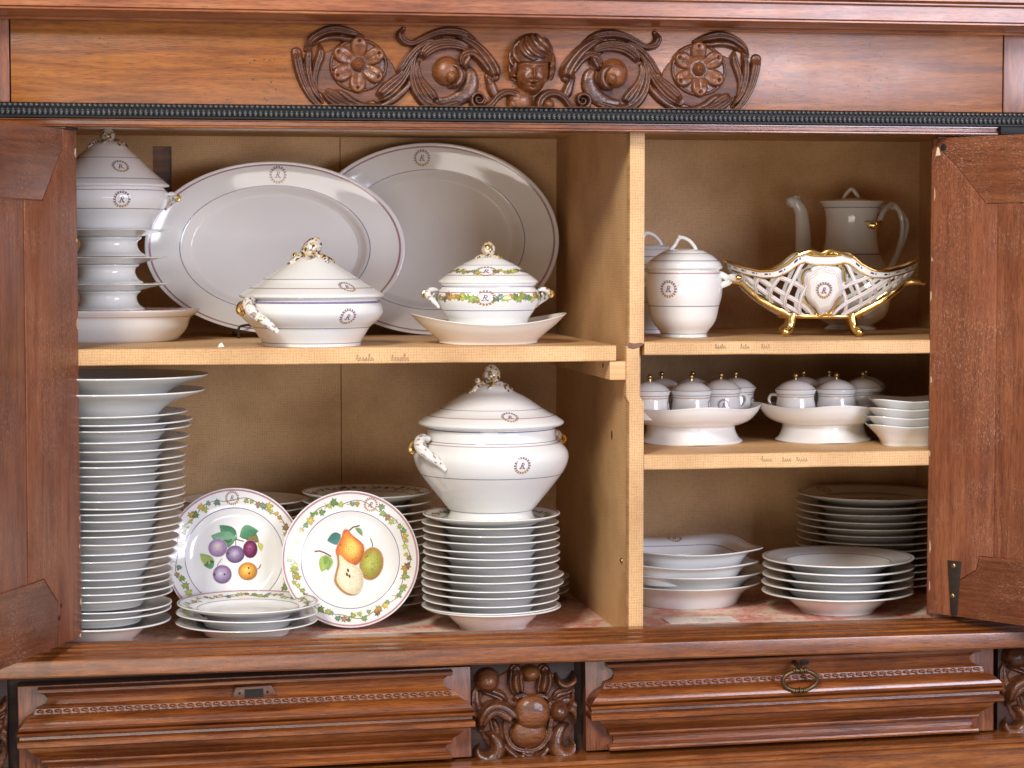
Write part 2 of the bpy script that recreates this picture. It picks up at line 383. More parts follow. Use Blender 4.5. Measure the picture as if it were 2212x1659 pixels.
def platepro(R, deep=False, sloped=False):
    if sloped and not deep: return [(0, .003), (.52*R, .003), (.545*R, 0), (.59*R, 0), (.605*R, .003), (.65*R, .0070), (.70*R, .0098), (.76*R, .0116), (.84*R, .0145), (.94*R, .0186), (R-.0016, .0212), (R, .0224), (R-.0016, .0238), (.94*R, .0216), (.84*R, .0178), (.76*R, .0148), (.71*R, .0132), (.66*R, .0098), (.60*R, .0074), (.5*R, .0067), (0, .0066)]
    if deep: return [(0, .003), (.42*R, .003), (.445*R, 0), (.49*R, 0), (.50*R, .004), (.60*R, .015), (.68*R, .0245), (.74*R, .028), (.88*R, .032), (R-.0016, .0345), (R, .0360), (R-.0016, .0374), (.88*R, .0352), (.74*R, .0315), (.68*R, .028), (.60*R, .0185), (.50*R, .0085), (.40*R, .0065), (0, .0065)]
    return [(0, .003), (.52*R, .003), (.545*R, 0), (.59*R, 0), (.605*R, .003), (.65*R, .0085), (.69*R, .0125), (.73*R, .0148), (.80*R, .0160), (.92*R, .0182), (R-.0016, .0198), (R, .0208), (R-.0016, .0222), (.92*R, .0208), (.80*R, .0188), (.73*R, .0175), (.69*R, .0155), (.645*R, .0112), (.60*R, .0080), (.5*R, .0068), (0, .0066)]
_pm = {}
def platemesh(R, deep, seg=72, sloped=False):
    k = (round(R, 4), deep, sloped)
    if k not in _pm: su = Surf(platepro(R, deep, sloped), 3); _pm[k] = (su, su.mesh("plate_shape", seg))
    return _pm[k]
ORD = "first second third fourth fifth sixth seventh eighth ninth tenth eleventh twelfth thirteenth fourteenth fifteenth sixteenth seventeenth eighteenth nineteenth twentieth twenty-first twenty-second twenty-third twenty-fourth twenty-fifth twenty-sixth twenty-seventh twenty-eighth twenty-ninth thirtieth".split()
def plate(name, label, cat, loc, R, deep=False, group=None, mat=None, rz=0, tilt=(0, 0), decor=None):
    su, me = platemesh(R, deep, sloped=decor is not None)
    mat = mat or M_PORC
    if decor is None:
        o = link(name, me, mat, None, loc); o.rotation_euler = (tilt[0], tilt[1], rz); tag(o, label, cat, group)
        if o.active_material != mat: o.material_slots[0].link = 'OBJECT'; o.material_slots[0].material = mat
        return o
    t = thing(name, label, cat, loc, group); t.rotation_euler = (tilt[0], tilt[1], rz)
    b = link("plate_body", me, mat, t)
    d = Decor(); decor(d, su); d.build("painted_decoration", t); return t
# ------------------------------------------------------------------ the cabinet
CAB = thing("china_cabinet", "carved walnut china cabinet with open doors and canvas-papered shelves of porcelain", "cabinet", (0, 0, 0))
FL, LS, R1, R2, YB = .8726, 1.3465, 1.352, 1.170, .63
def extr(pro, x0, x1, n=2):              # profile of (Y, z) drawn along X, ends closed
    V = []; F = []; m = len(pro)
    for i in range(n):
        x = x0+(x1-x0)*i/(n-1); V += [(x, y, z) for y, z in pro]
    for i in range(n-1):
        for k in range(m-1): F.append((i*m+k, (i+1)*m+k, (i+1)*m+k+1, i*m+k+1))
    F.append(tuple(range(m))); F.append(tuple(range((n-1)*m+m-1, (n-1)*m-1, -1)))
    return MB().add(V, F)
def bxx(name, mat, *b, c=.0012, parent=CAB): return MB().box(*b, c=c).build(name, mat, parent)
# shell
bxx("side_panel", L_YZ, -.93, -.90, .004, .66, .70, 1.95, c=0); bxx("side_panel", L_YZ, .90, .93, .004, .66, .70, 1.95, c=0)
bxx("outer_side", W_REDV, -.95, -.931, .004, .66, .70, 1.95); bxx("outer_side", W_REDV, .931, .95, .004, .66, .70, 1.95)
bxx("front_stile", W_REDV, -.95, -.6865, -.0027, .03, .8935, 1.684); bxx("front_stile", W_REDV, .7045, .95, -.0027, .03, .8935, 1.684)
bxx("top_board", L_XY, -.90, .90, .02, YB, 1.706, 1.726, c=0)
bk = bxx("back_panel", L_XZ, -.90, -.5535, YB, YB+.02, FL-.02, 1.706, c=0)
bxx("back_board", L_XZ, -.5535, -.520, YB, YB+.02, FL-.02, 1.600, c=0, parent=bk); bxx("back_board", L_XZ, -.5535, -.520, YB, YB+.02, 1.687, 1.706, c=0, parent=bk)
bxx("back_board", L_XZ, -.520, -.2142, YB, YB+.02, FL-.02, 1.706, c=0, parent=bk); bxx("back_board", L_XZ, -.2128, .90, YB, YB+.02, FL-.02, 1.706, c=0, parent=bk)
bxx("rear_frame", W_RED, -.92, .92, YB+.026, YB+.05, .7, 1.95, c=0)
bxx("floor_board", W_DARK, -.90, .90, .001, YB, FL-.022, FL-.0015, c=0)
MB().add([(-.9, .001, FL), (.9, .001, FL), (.9, YB, FL), (-.9, YB, FL)], [(0, 1, 2, 3)]).build("shelf_paper", M_TOILE, CAB)
# divider with its papered front edge
DX0, DX1 = .1908, .2150
dv = bxx("divider", L_YZ, DX0, DX1-.001, .022, YB, FL, 1.706, c=0)
za, zb = at(1360, 748, 0)[2], at(1360, 862, 0)[2]
MB().prism([(DX0, FL), (DX1, FL), (DX1, zb-.006), (DX1-.0075, zb+.006), (DX1-.0075, za), (DX1, za+.004), (DX1, 1.706), (DX0, 1.706), (DX0, za), (DX0-.005, za), (DX0-.005, zb+.004), (DX0, zb-.006)], 0, .0235, .0012).build("divider_edge", L_XZ, dv)
o = MB().ball((.1905, .05, at(1357, 1211, .05)[2]), (.0035, .005, .005)).build("nail_head", M_BRASS, dv)
p = at(1303, 1015, .30); MB().ball((DX0-.0004, .13, 1.192), (.0008, .004, .0085)).build("nail_hole", M_HOLE, dv)
# shelves
def shelf(x0, x1, z0, z1):
    s = bxx("shelf", L_XY, x0, x1, .006, YB, z0, z1, c=0)
    V = []; F = []; n = 40                       # papered front edge, a little uneven
    rn = random.Random(int(z1*1000))
    for i in range(n+1):
        x = x0+(x1-x0)*i/n; zz = z0-.0006+.0011*mnoise.noise((x*9, z0, 1)); y = .0+.0009*mnoise.noise((x*7, z0, 5))
        V += [(x, .0062, z1-.0002), (x, y+.002, z1+.0003), (x, y, z1-.0015), (x, y, zz+.0015), (x, y+.0015, zz), (x, .0062, zz)]
    for i in range(n):
        for k in range(5): a = i*6+k; F.append((a, a+6, a+7, a+1))
    F.append((0, 1, 2, 3, 4, 5)); F.append(tuple(n*6+k for k in (5, 4, 3, 2, 1, 0)))
    MB().add(V, F).build("shelf_edge", L_XZ, s); return s
s1 = shelf(-.90, .169, 1.3218, LS); s2 = shelf(.2155, .90, 1.3312, R1); s3 = shelf(.2155, .90, 1.1465, R2)
M_PENCIL = plain("pencil", (.34, .23, .14), .8)
def writing(shelf_, px, py, words, h, seed, col=M_PENCIL):
    rn = random.Random(seed)
    for wx, nl in words:
        x = px+wx; mb = MB()
        for k in range(nl):
            hh = h*(1.9 if k == 0 or rn.random() < .2 else 1); wl = h*.8
            pts = cr([(x, py+rn.uniform(-.1, .3)*h), (x+wl*.25, py-hh*.8), (x+wl*.5, py-hh*rn.uniform(.2, .9)), (x+wl*.55, py+h*.1), (x+wl, py-h*rn.uniform(0, .3))], 3)
            mb.tube([at(a, b, -.0006) for a, b in pts], .00028, 4); x += wl
        mb.build("handwriting", col, shelf_)
writing(s1, 770, 778, [(0, 6), (76, 6)], 8, 3); writing(s2, 1545, 752, [(0, 5), (55, 4), (100, 4)], 6, 5); writing(s3, 1645, 996, [(0, 5), (45, 4), (76, 5)], 6, 8)
p = at(1318, 821, 0)
cl = bxx("shelf_cleat", L_YZ, p[0], DX0-.0005, .003, .58, p[2], 1.3212, c=.0008)
MB().ball((p[0]-.0002, .055, 1.312), (.0006, .004, .004)).build("nail_hole", M_HOLE, cl)
# sill and ledge
LEDGE = [(.0, FL-.02), (.0, .8925), (-.001, .8932), (-.030, .8930), (-.0325, .8905), (-.046, .8900), (-.048, .8872), (-.060, .8868), (-.062, .8882), (-.068, .8886), (-.074, .8872), (-.076, .8848), (-.096, .8840), (-.0995, .8822), (-.100, .8800), (-.100, .8588), (-.098, .8563), (-.094, .8556), (-.01, .8556)]
extr(LEDGE, -1.02, 1.02, 40).build("ledge", W_LEDGE, CAB, angle=25)
# header: cornice, frieze, bead moulding, door-head strip
CORN = [(-.0295, 1.846), (-.046, 1.846), (-.049, 1.8492), (-.058, 1.8497), (-.072, 1.8508), (-.083, 1.8532), (-.0868, 1.8542), (-.0905, 1.8546), (-.0935, 1.8565), (-.0935, 1.8587), (-.0915, 1.8600), (-.0925, 1.8606), (-.095, 1.8610), (-.0955, 1.8828), (-.1005, 1.8835), (-.1035, 1.8853), (-.1035, 1.8873), (-.1010, 1.8888), (-.103, 1.890), (-.109, 1.891), (-.111, 1.91), (-.115, 1.95), (0, 1.95)]
co = extr(CORN, -1.02, 1.02, 2).build("cornice", W_CORN, CAB, angle=30)
fz = bxx("frieze", W_FRIEZE, -.7715, .8025, -.030, .012, 1.7222, 1.8475, c=.001)
bxx("frieze_end", W_REDV, -1.02, -.7735, -.030, .012, 1.7222, 1.8475, c=.0015); bxx("frieze_end", W_REDV, .8045, 1.02, -.030, .012, 1.7222, 1.8475, c=.0015)
bxx("header_core", W_DARK, -.93, .93, .0125, .03, 1.687, 1.86, c=0)
bm_ = extr([(-.0, 1.7215), (-.0315, 1.7215), (-.0325, 1.7205), (-.0325, 1.7150), (-.0325, 1.7145), (-.0325, 1.7135), (-.0325, 1.7130), (-.0325, 1.7030), (-.0375, 1.7025), (-.0375, 1.6998), (-.030, 1.6992), (0, 1.6992)], -1.02, 1.02).build("bead_moulding", M_BLACKS, CAB, angle=30)
PITCH = .0079; nb = 212; x0b = -.80
m_lo = MB().ball((0, -.0338, 0), (.0037, .0042, .0050), 10, 7); m_lo.ball((0, -.0360, .0030), (.0026, .0026, .0022), 8, 5); m_lo.ball((0, -.0360, -.0030), (.0026, .0026, .0022), 8, 5)
me_lo = mesh("bead_shape", m_lo.V, m_lo.F); me_lo.materials.append(M_BLACK)
me_up = mesh("small_bead_shape", *(lambda b: (b.V, b.F))(MB().ball((0, -.0338, 0), (.0036, .0036, .0033), 10, 7))); me_up.materials.append(M_BLACK)
for k in range(nb): link("bead", me_lo, None, bm_, (x0b+k*PITCH, 0, 1.7081))
for k in range(88): link("bead", me_up, None, bm_, (x0b+k*PITCH+.003, 0, 1.7182))
st = MB()
for k in range(88, nb): st.ball((x0b+k*PITCH+.003, -.0338, 1.7182), (.0036, .0036, .0033), 8, 6)
st = st.build("bead_run", M_BLACK, bm_); st['kind'] = "stuff"
extr([(.02, 1.6990), (-.031, 1.6990), (-.0345, 1.6982), (-.0345, 1.6966), (-.0315, 1.6958), (-.0310, 1.6905), (-.0330, 1.6897), (-.0352, 1.6885), (-.0352, 1.6868), (-.0330, 1.6852), (.012, 1.6850), (.012, 1.699)], -1.02, .795).build("door_head_strip", W_RED, CAB, angle=30)
bxx("corner_cap", M_BLACKS, .7955, 1.02, -.043, .0, 1.6856, 1.6989, c=.0015)
bxx("ceiling_lip", L_XY, -.90, .90, .0125, .02, 1.69, 1.706, c=0)

# ------------------------------------------------------------------ carved relief on the frieze
W_GROUND = wood("relief_ground_walnut", (.05, .0145, .006), (.115, .035, .014), (.195, .064, .026), 0, .52, .0, worm=.9)
CR = MB().add([(0, 0, 0), (0, .0001, 0), (.0001, 0, 0)], [(0, 1, 2)])
XC = .0235; FY = -.0302
def frz(zx, zy): p = at((1080+zx/2.6976)*.576, (80+zy/2.6976)*.576, FY); return p[0], p[2]
ZS = 2.6976/.576*scl(900, FY)/1.0            # zoom points per metre (2.6976 per photo point of 3840)
ZS = 2.6976/.576*scl(900, FY)
def leaf(mb, pts, H, flutes=0, mirror=False, conv=frz, y0=FY, zs=ZS, n=7, sharp=.55, dome=1., wf=1.30):
    """carved leaf or stem laid on the panel: points (x, y, width) of the photograph's plane"""
    P = cr(pts, n); W = [max(p[2], 1)*wf/zs/2 for p in P]; X = [conv(p[0], p[1]) for p in P]
    if mirror: X = [(2*XC-x, z) for x, z in X]
    A = np.array(X); T = np.gradient(A, axis=0); T /= np.maximum(np.linalg.norm(T, axis=1)[:, None], 1e-9); Nn = np.stack([-T[:, 1], T[:, 0]], 1)
    m = 23; V = []; F = []; k = len(P); wmax = max(W)
    for i in range(k):
        hh = 1.3*H*(.45+.55*min(1, W[i]/wmax*1.15)) ; e = min(i, k-1-i)/max(1, (k-1)*.12); hh *= min(1, .35+.65*e)
        row = [(-1.03, 0)]
        for j in range(m):
            v = -1+2*j/(m-1); q = (1-abs(v)**2.6)**sharp if abs(v) < 1 else 0
            h = .30+.70*q*dome
            if flutes: h += .30*(abs(math.cos(PI*flutes*.62*v/1.35))**.7-.62)*(1-abs(v)**4)
            row.append((v, max(h, .12)))
        row.append((1.03, 0))
        for v, h in row:
            x, z = A[i]+Nn[i]*v*W[i]; V.append((x, y0-hh*h, z))
    mm = m+2
    for i in range(k-1):
        for j in range(mm-1):
            a = i*mm+j; q = (a, a+mm, a+mm+1, a+1); F.append(q[::-1] if mirror else q)
    for i in (0, k-1):
        f = tuple(i*mm+j for j in range(mm)); F.append(f)
    bm = bmesh.new(); vs = [bm.verts.new(v) for v in V]
    for f in F:
        try: bm.faces.new([vs[i] for i in f])
        except ValueError: pass
    bmesh.ops.recalc_face_normals(bm, faces=bm.faces); bm.verts.index_update()
    mb.add([v.co[:] for v in bm.verts], [[v.index for v in f.verts] for f in bm.faces]); bm.free(); return mb
def dome(mb, c, rx, rz, H, conv=frz, y0=FY, mirror=False, zs=ZS, pw=.5, seg=28, rings=9):
    x, z = conv(*c); x = 2*XC-x if mirror else x; V = []; F = []
    for i in range(rings):
        s = i/(rings-1); r = 1-s**1.4
        for k in range(seg):
            a = 2*PI*k/seg; V.append((x+rx/zs*r*math.cos(a), y0-H*(.12+.88*(1-r*r)**pw) if i else y0, z+rz/zs*r*math.sin(a)))
    V.append((x, y0-H, z))
    for i in range(rings-1):
        for k in range(seg):
            k2 = (k+1) % seg; F.append((i*seg+k, i*seg+k2, (i+1)*seg+k2, (i+1)*seg+k))
    return mb.add(V, F)
def relief_field(prims, x0, x1, z0, z1, y0, res, parent, eps=.0006, mark=.00022):
    """carve the pieces as one height surface over the panel, then part it along the valleys, one mesh to a piece"""
    nx, nz = int((x1-x0)/res)+1, int((z1-z0)/res)+1; gx = np.linspace(x0, x1, nx); gz = np.linspace(z0, z1, nz); X, Z = np.meshgrid(gx, gz)
    Hm = np.zeros_like(X); Lb = -np.ones(X.shape, int)
    for pi_, (nm, kind, a, H, k_, mat) in enumerate(prims):
        if kind == 'dome':
            (cx, cz), rx, rz, pw = a; q = np.clip(1-((X-cx)/rx)**2-((Z-cz)/rz)**2, 0, 1); h = H*q**pw
        else:
            P = np.array(a); m = P[:, 2].max()+res; bx = (X > P[:, 0].min()-m) & (X < P[:, 0].max()+m) & (Z > P[:, 1].min()-m) & (Z < P[:, 1].max()+m)
            h = np.zeros_like(X)
            if bx.any():
                px, pz_ = X[bx], Z[bx]; A, B = P[:-1], P[1:]; dx, dz = B[:, 0]-A[:, 0], B[:, 1]-A[:, 1]; L2 = np.maximum(dx*dx+dz*dz, 1e-12)
                t = np.clip(((px[:, None]-A[:, 0])*dx+(pz_[:, None]-A[:, 1])*dz)/L2, 0, 1)
                ex, ez = px[:, None]-(A[:, 0]+t*dx), pz_[:, None]-(A[:, 1]+t*dz); W = np.maximum(A[:, 2]+t*(B[:, 2]-A[:, 2]), 1e-5); E = A[:, 3]+t*(B[:, 3]-A[:, 3])
                D = np.hypot(ex, ez)/W; idx = D.argmin(1); r = np.arange(len(px)); v = D[r, idx]*np.sign(ex[r, idx]*dz[idx]-ez[r, idx]*dx[idx]); av = np.clip(abs(v), 0, 1)
                c = (1-av**2.4)**.42 if k_ else (1-av**7)**.45*(1-.10*np.exp(-(v/.10)**2))
                if k_ > 1: c = c*(.66+.34*abs(np.sin(PI*k_*(v+1)/2))**.55)
                h[bx] = np.where(abs(v) < 1, H*E[r, idx]*c, 0)
        up = h > Hm; Hm[up] = h[up]; Lb[up] = pi_
    nz_ = np.array([[mnoise.noise((x*260, z*260, 1.7)) for x in gx[::2]] for z in gz[::2]]); nz_ = np.repeat(np.repeat(nz_, 2, 0), 2, 1)[:nz, :nx]
    Y = y0-Hm-mark*nz_*(Hm > .002)
    K = Hm > eps; quad = K[:-1, :-1] | K[:-1, 1:] | K[1:, :-1] | K[1:, 1:]; out = {}
    lab = np.maximum.reduce([np.where(K, Lb, -1)[a_, b_] for a_ in (slice(None, -1), slice(1, None)) for b_ in (slice(None, -1), slice(1, None))])
    lab = np.where(Lb[:-1, :-1] >= 0, Lb[:-1, :-1], lab)
    for pi_, (nm, kind, a, H, k_, mat) in enumerate(prims):
        ii, jj = np.nonzero(quad & (lab == pi_))
        if len(ii) < 6: continue
        ids = np.stack([ii*nx+jj, ii*nx+jj+1, (ii+1)*nx+jj+1, (ii+1)*nx+jj], 1); u, inv = np.unique(ids, return_inverse=True); inv = inv.reshape(ids.shape)
        me = bpy.data.meshes.new(nm); me.from_pydata(np.stack([X.ravel()[u], Y.ravel()[u], Z.ravel()[u]], 1).tolist(), [], inv.tolist()); me.polygons.foreach_set("use_smooth", [True]*len(me.polygons)); me.update()
        par = out.get(parent, None) if isinstance(parent, str) else parent
        o = link(nm, me, mat, par)
        if isinstance(parent, str): out.setdefault(parent, o)
    return out
def stroke(pts, conv, zs, mir=False, wf=1.0, n=8, fade=True):
    P = cr([(p[0], p[1], p[2], p[3] if len(p) > 3 else 1.) for p in pts], n); k = len(P); wm = max(p[2] for p in P); out = []
    for i, p in enumerate(P):
        x, z = conv(p[0], p[1]); x = 2*XC-x if mir else x; e = min(1, .45+.55*p[2]/wm*1.2)
        if fade: e *= min(1, .4+.6*min(i, k-1-i)/max(1, k*.1))
        out.append((x, z, max(p[2], 2)/zs/2*wf, e*p[3]))
    return out
relief = bpy.data.objects.new("carved_relief", mesh("carved_relief", *(lambda b: (b.V, b.F))(MB().box(XC-.36, XC+.36, FY+.0006, FY+.004, 1.728, 1.845, c=0)))); COL.objects.link(relief); relief.data.materials.append(W_GROUND); relief.parent = CAB
LEAVES = [  # points, height, lobes, name
    ([(85, 320, 112), (105, 450, 108), (150, 610, 92), (230, 760, 74), (330, 862, 50), (450, 895, 20)], .0125, 3, "acanthus_leaf"),
    ([(222, 262, 50), (200, 400, 84), (215, 560, 84), (262, 700, 66), (350, 820, 24)], .0125, 2, "acanthus_leaf"),
    ([(325, 255, 40), (326, 345, 96), (285, 470, 84), (268, 600, 60), (300, 740, 24)], .0120, 2, "acanthus_leaf"),
    ([(175, 285, 40), (235, 190, 84), (350, 115, 100), (480, 88, 104), (620, 112, 90), (760, 152, 20)], .0150, 2, "acanthus_leaf"),
    ([(250, 240, 24), (380, 182, 52), (510, 172, 66), (600, 186, 60), (680, 178, 20)], .0155, 1, "acanthus_leaf"),
    ([(365, 710, 70), (440, 765, 150), (540, 825, 140), (660, 862, 96), (800, 880, 60), (970, 856, 20)], .0135, 4, "acanthus_leaf"),
    ([(470, 690, 26), (560, 745, 70), (660, 815, 70), (800, 855, 56), (1010, 838, 20)], .0145, 1, "acanthus_leaf"),
    ([(900, 780, 90), (985, 718, 170), (1080, 636, 166), (1170, 540, 110), (1230, 430, 80), (1295, 325, 60), (1390, 232, 30)], .0145, 4, "acanthus_leaf"),
    ([(860, 872, 20), (1000, 832, 64), (1115, 755, 80), (1215, 650, 60), (1245, 550, 24)], .0115, 1, "acanthus_leaf"),
    ([(1086, 530, 20), (1150, 470, 66), (1215, 370, 72), (1290, 285, 64), (1400, 215, 52), (1530, 190, 24)], .0140, 2, "acanthus_leaf"),
    ([(1168, 80, 50), (1135, 140, 84), (1175, 205, 84), (1260, 225, 68), (1360, 180, 76), (1480, 125, 84), (1620, 105, 96), (1770, 128, 92), (1910, 195, 24)], .0140, 2, "acanthus_leaf"),
    ([(1345, 385, 60), (1392, 305, 120), (1490, 245, 130), (1620, 225, 124), (1740, 248, 96), (1860, 305, 26)], .0150, 4, "acanthus_leaf"),
    ([(1690, 148, 20), (1820, 205, 92), (1930, 290, 124), (2020, 400, 140), (2075, 495, 146), (2092, 560, 100)], .0195, 2, "acanthus_leaf"),
    ([(1768, 478, 20), (1742, 415, 56), (1772, 342, 84), (1860, 322, 96), (1945, 385, 100), (2010, 470, 96), (2050, 550, 40)], .0165, 2, "acanthus_leaf"),
    ([(1790, 335, 16), (1815, 372, 62), (1784, 430, 66), (1756, 490, 16)], .0180, 1, "acanthus_leaf"),
    ([(1300, 330, 26), (1262, 440, 62), (1250, 570, 84), (1290, 710, 96), (1385, 825, 104), (1530, 876, 106), (1670, 850, 96), (1810, 792, 20)], .0125, 2, "acanthus_leaf"),
    ([(1318, 372, 20), (1302, 480, 62), (1328, 590, 92), (1385, 690, 132), (1440, 765, 150), (1485, 808, 80)], .0145, 3, "acanthus_leaf"),
    ([(1770, 440, 40), (1850, 540, 120), (1835, 670, 170), (1740, 770, 160), (1610, 810, 110), (1480, 790, 30)], .0085, 1, "acanthus_leaf"),
    ([(2010, 555, 50), (2050, 640, 96), (2075, 710, 110), (2110, 770, 70)], .0105, 1, "shoulder_leaf"),
    ([(1850, 850, 50), (1940, 885, 70), (2040, 850, 74), (2110, 770, 78), (2190, 725, 84), (2280, 735, 92), (2345, 790, 100), (2362, 860, 86), (2310, 892, 50)], .0165, 2, "volute"),
]
PR = []
for mir in (False, True):
    mp_ = lambda c: (lambda x, z: (2*XC-x if mir else x, z))(*frz(*c)); q = lambda p: p/ZS
    PR += [("relief_ground", 'dome', (mp_((660, 545)), q(430), q(285), .10), .0042, 1, W_GROUND), ("relief_ground", 'dome', (mp_((1585, 575)), q(285), q(310), .10), .0036, 1, W_GROUND)]
    for pts, H, fl, nm in LEAVES: PR.append((nm, 'stroke', stroke(pts, frz, ZS, mir), H, fl, W_CARVE))
    PR.append(("rosette", 'dome', (mp_((710, 448)), q(300), q(272), .14), .0062, 1, W_CARVE)); PR.append(("rosette_ring", 'stroke', stroke([(708+278*math.cos(a), 448+256*math.sin(a), 30) for a in np.linspace(0, 2*PI, 40)], frz, ZS, mir, 1, 2, False), .0086, 1, W_CARVE))
    for k in range(6):
        a = R_(-88+60*k); ca, sa = math.cos(a), math.sin(a)
        PR.append(("petal", 'stroke', stroke([(706+r*ca, 440+r*sa, w_, h_) for r, w_, h_ in ((40, 48, .50), (90, 96, .60), (140, 146, .74), (178, 176, .88), (204, 170, 1.0), (222, 124, 1.0), (234, 60, .9), (239, 10, .6))], frz, ZS, mir, 1, 5, False), .0128, 0, W_CARVEL))
    PR.append(("rosette_boss", 'dome', (mp_((705, 440)), q(74), q(74), .5), .0190, 1, W_CARVEL)); PR.append(("rosette_boss", 'dome', (mp_((705, 436)), q(32), q(32), .5), .0215, 1, W_CARVEL))
    PR.append(("scroll_ball", 'dome', (mp_((1600, 506)), q(150), q(154), .5), .0205, 1, W_CARVEL))
    PR.append(("scroll_curl", 'stroke', stroke([(1585, 470, 20), (1640, 450, 50), (1705, 480, 74), (1735, 560, 84), (1700, 640, 74), (1620, 670, 30)], frz, ZS, mir), .0235, 1, W_CARVE))
    PR.append(("scroll_ball", 'dome', (mp_((1632, 560)), q(82), q(84), .5), .0245, 1, W_CARVEL))
    PR.append(("volute", 'stroke', stroke([(1922+(10+2.3*k)*math.cos(-.4-k*.33), 790+(10+2.3*k)*math.sin(-.4-k*.33), 20+1.0*k) for k in range(34)], frz, ZS, mir, 1, 2, False), .0150, 1, W_CARVE))
    PR.append(("volute_eye", 'dome', (mp_((2268, 842)), q(64), q(66), .5), .0175, 1, W_CARVEL))
PR.append(("cherub_breast", 'dome', (frz(2345, 800), .021, .020, .5), .0165, 1, W_CARVEL)); PR.append(("cherub_breast", 'dome', (frz(2345, 880), .015, .011, .5), .0150, 1, W_CARVEL))
relief_field(PR, XC-.388, XC+.388, 1.7235, 1.8465, FY, .00080, relief)
# cherub head
def ch(x, z, y): return Vector((XC+.0005+x*.0485+.004*z*0, FY-y*.0485, 1.7895+z*.0485))
FEAT = [(-.24, -.19, .125, .075, -.105), (.24, -.19, .125, .075, -.105), (-.24, -.205, .085, .045, .085), (.24, -.205, .085, .045, .085),
        (-.24, -.155, .11, .016, .035), (.24, -.155, .11, .016, .035), (-.25, -.05, .17, .045, .05), (.25, -.05, .17, .045, .05),
        (0, -.22, .05, .09, .06), (0, -.36, .055, .09, .13), (0, -.45, .065, .05, .13), (-.085, -.47, .04, .035, .07), (.085, -.47, .04, .035, .07),
        (0, -.535, .12, .022, -.03), (0, -.60, .12, .03, .075), (0, -.652, .14, .013, -.085), (0, -.70, .095, .032, .085), (0, -.765, .10, .022, -.04),
        (0, -.86, .13, .08, .10), (-.30, -.50, .15, .15, .10), (.30, -.50, .15, .15, .10), (-.15, -.62, .05, .06, -.03), (.15, -.62, .05, .06, -.03)]
def facedepth(x, z):
    zz = z+.12; ax = .60-.10*max(0, -zz-.2); r2 = (x/ax)**2+(zz/.90)**2; y = .72*math.sqrt(max(0, 1-r2)); d = 0
    for cx, cz, sx_, sz, h in FEAT: d += h*math.exp(-((x-cx)/sx_)**2-((z-cz)/sz)**2)
    return y+d*min(1, max(0, (1-r2)*4))
V = []; F = []; nr, ns = 56, 84
for i in range(nr+1):
    s = math.sin(PI/2*i/nr)
    for k in range(ns):
        a = 2*PI*k/ns; z = -.12+.90*s*math.sin(a); zz = z+.12; x = s*math.cos(a)*(.60-.10*max(0, -zz-.2)); V.append(ch(x, z, facedepth(x, z) if i < nr else -.02))
for i in range(nr):
    for k in range(ns): k2 = (k+1) % ns; F.append((i*ns+k, (i+1)*ns+k, (i+1)*ns+k2, i*ns+k2))
head = MB().add(V, F).build("cherub_head", W_CARVEL, relief, angle=75)
def hair(pts, r): 
    P = cr(pts, 6); MB().tube([ch(x, z, y) for x, z, y, *_ in P], [max(.0006, p[3]*.0485) for p in P], 9, .8).build("hair_lock", W_CARVE, relief, angle=80)
    return
def hd(x, z): return .80*math.sqrt(max(.02, 1-(x/.72)**2-((z+.0)/1.02)**2))+.02
HL = [[(-.28, .78), (-.40, .55), (-.30, .28), (-.08, .12), (.12, .09)], [(-.18, .88), (-.22, .62), (-.08, .36), (.16, .20), (.42, .18)], [(-.02, .95), (-.02, .74), (.14, .50), (.36, .34), (.55, .26)],
      [(.12, .95), (.18, .80), (.32, .62), (.48, .48), (.60, .38)], [(-.38, .72), (-.56, .48), (-.58, .22), (-.48, .02)], [(-.46, .60), (-.66, .34), (-.68, .06), (-.58, -.14)], [(-.62, .20), (-.70, -.06), (-.66, -.30), (-.56, -.42)], [(-.56, .0), (-.60, -.2), (-.64, -.44), (-.54, -.56)],
      [(.36, .80), (.50, .66), (.62, .50), (.66, .30)], [(.60, .42), (.70, .22), (.66, .0), (.58, -.10)], [(.66, .16), (.72, -.04), (.66, -.24), (.58, -.34)], [(.60, -.06), (.66, -.24), (.64, -.42), (.56, -.52)], [(.22, .70), (.36, .76), (.46, .70), (.40, .60), (.30, .62)]]
cap_ = MB()
V = []; F = []
for i in range(17):
    s = math.sin(PI/2*i/16)
    for k in range(40):
        a = PI*k/39; x = .70*s*math.cos(a); z = .04+.96*s*math.sin(a); V.append(ch(x, z, .80*math.sqrt(max(0, 1-s*s))+.03))
for i in range(16):
    for k in range(39): F.append((i*40+k, (i+1)*40+k, (i+1)*40+k+1, i*40+k+1))
V2 = [ch(.70*math.cos(a), .04-.52*math.sin(a), -.02+.0) for a in np.linspace(0, PI, 20)]
cap_.add(V, F).build("hair_cap", W_CARVE, relief, angle=80)
for L in HL:
    n = len(L); hair([(x, z, hd(x, z)+.015, .115*math.sin(PI*(k+.45)/(n-.1))**.8 if k < n-1 else .02) for k, (x, z) in enumerate(L)], 0)

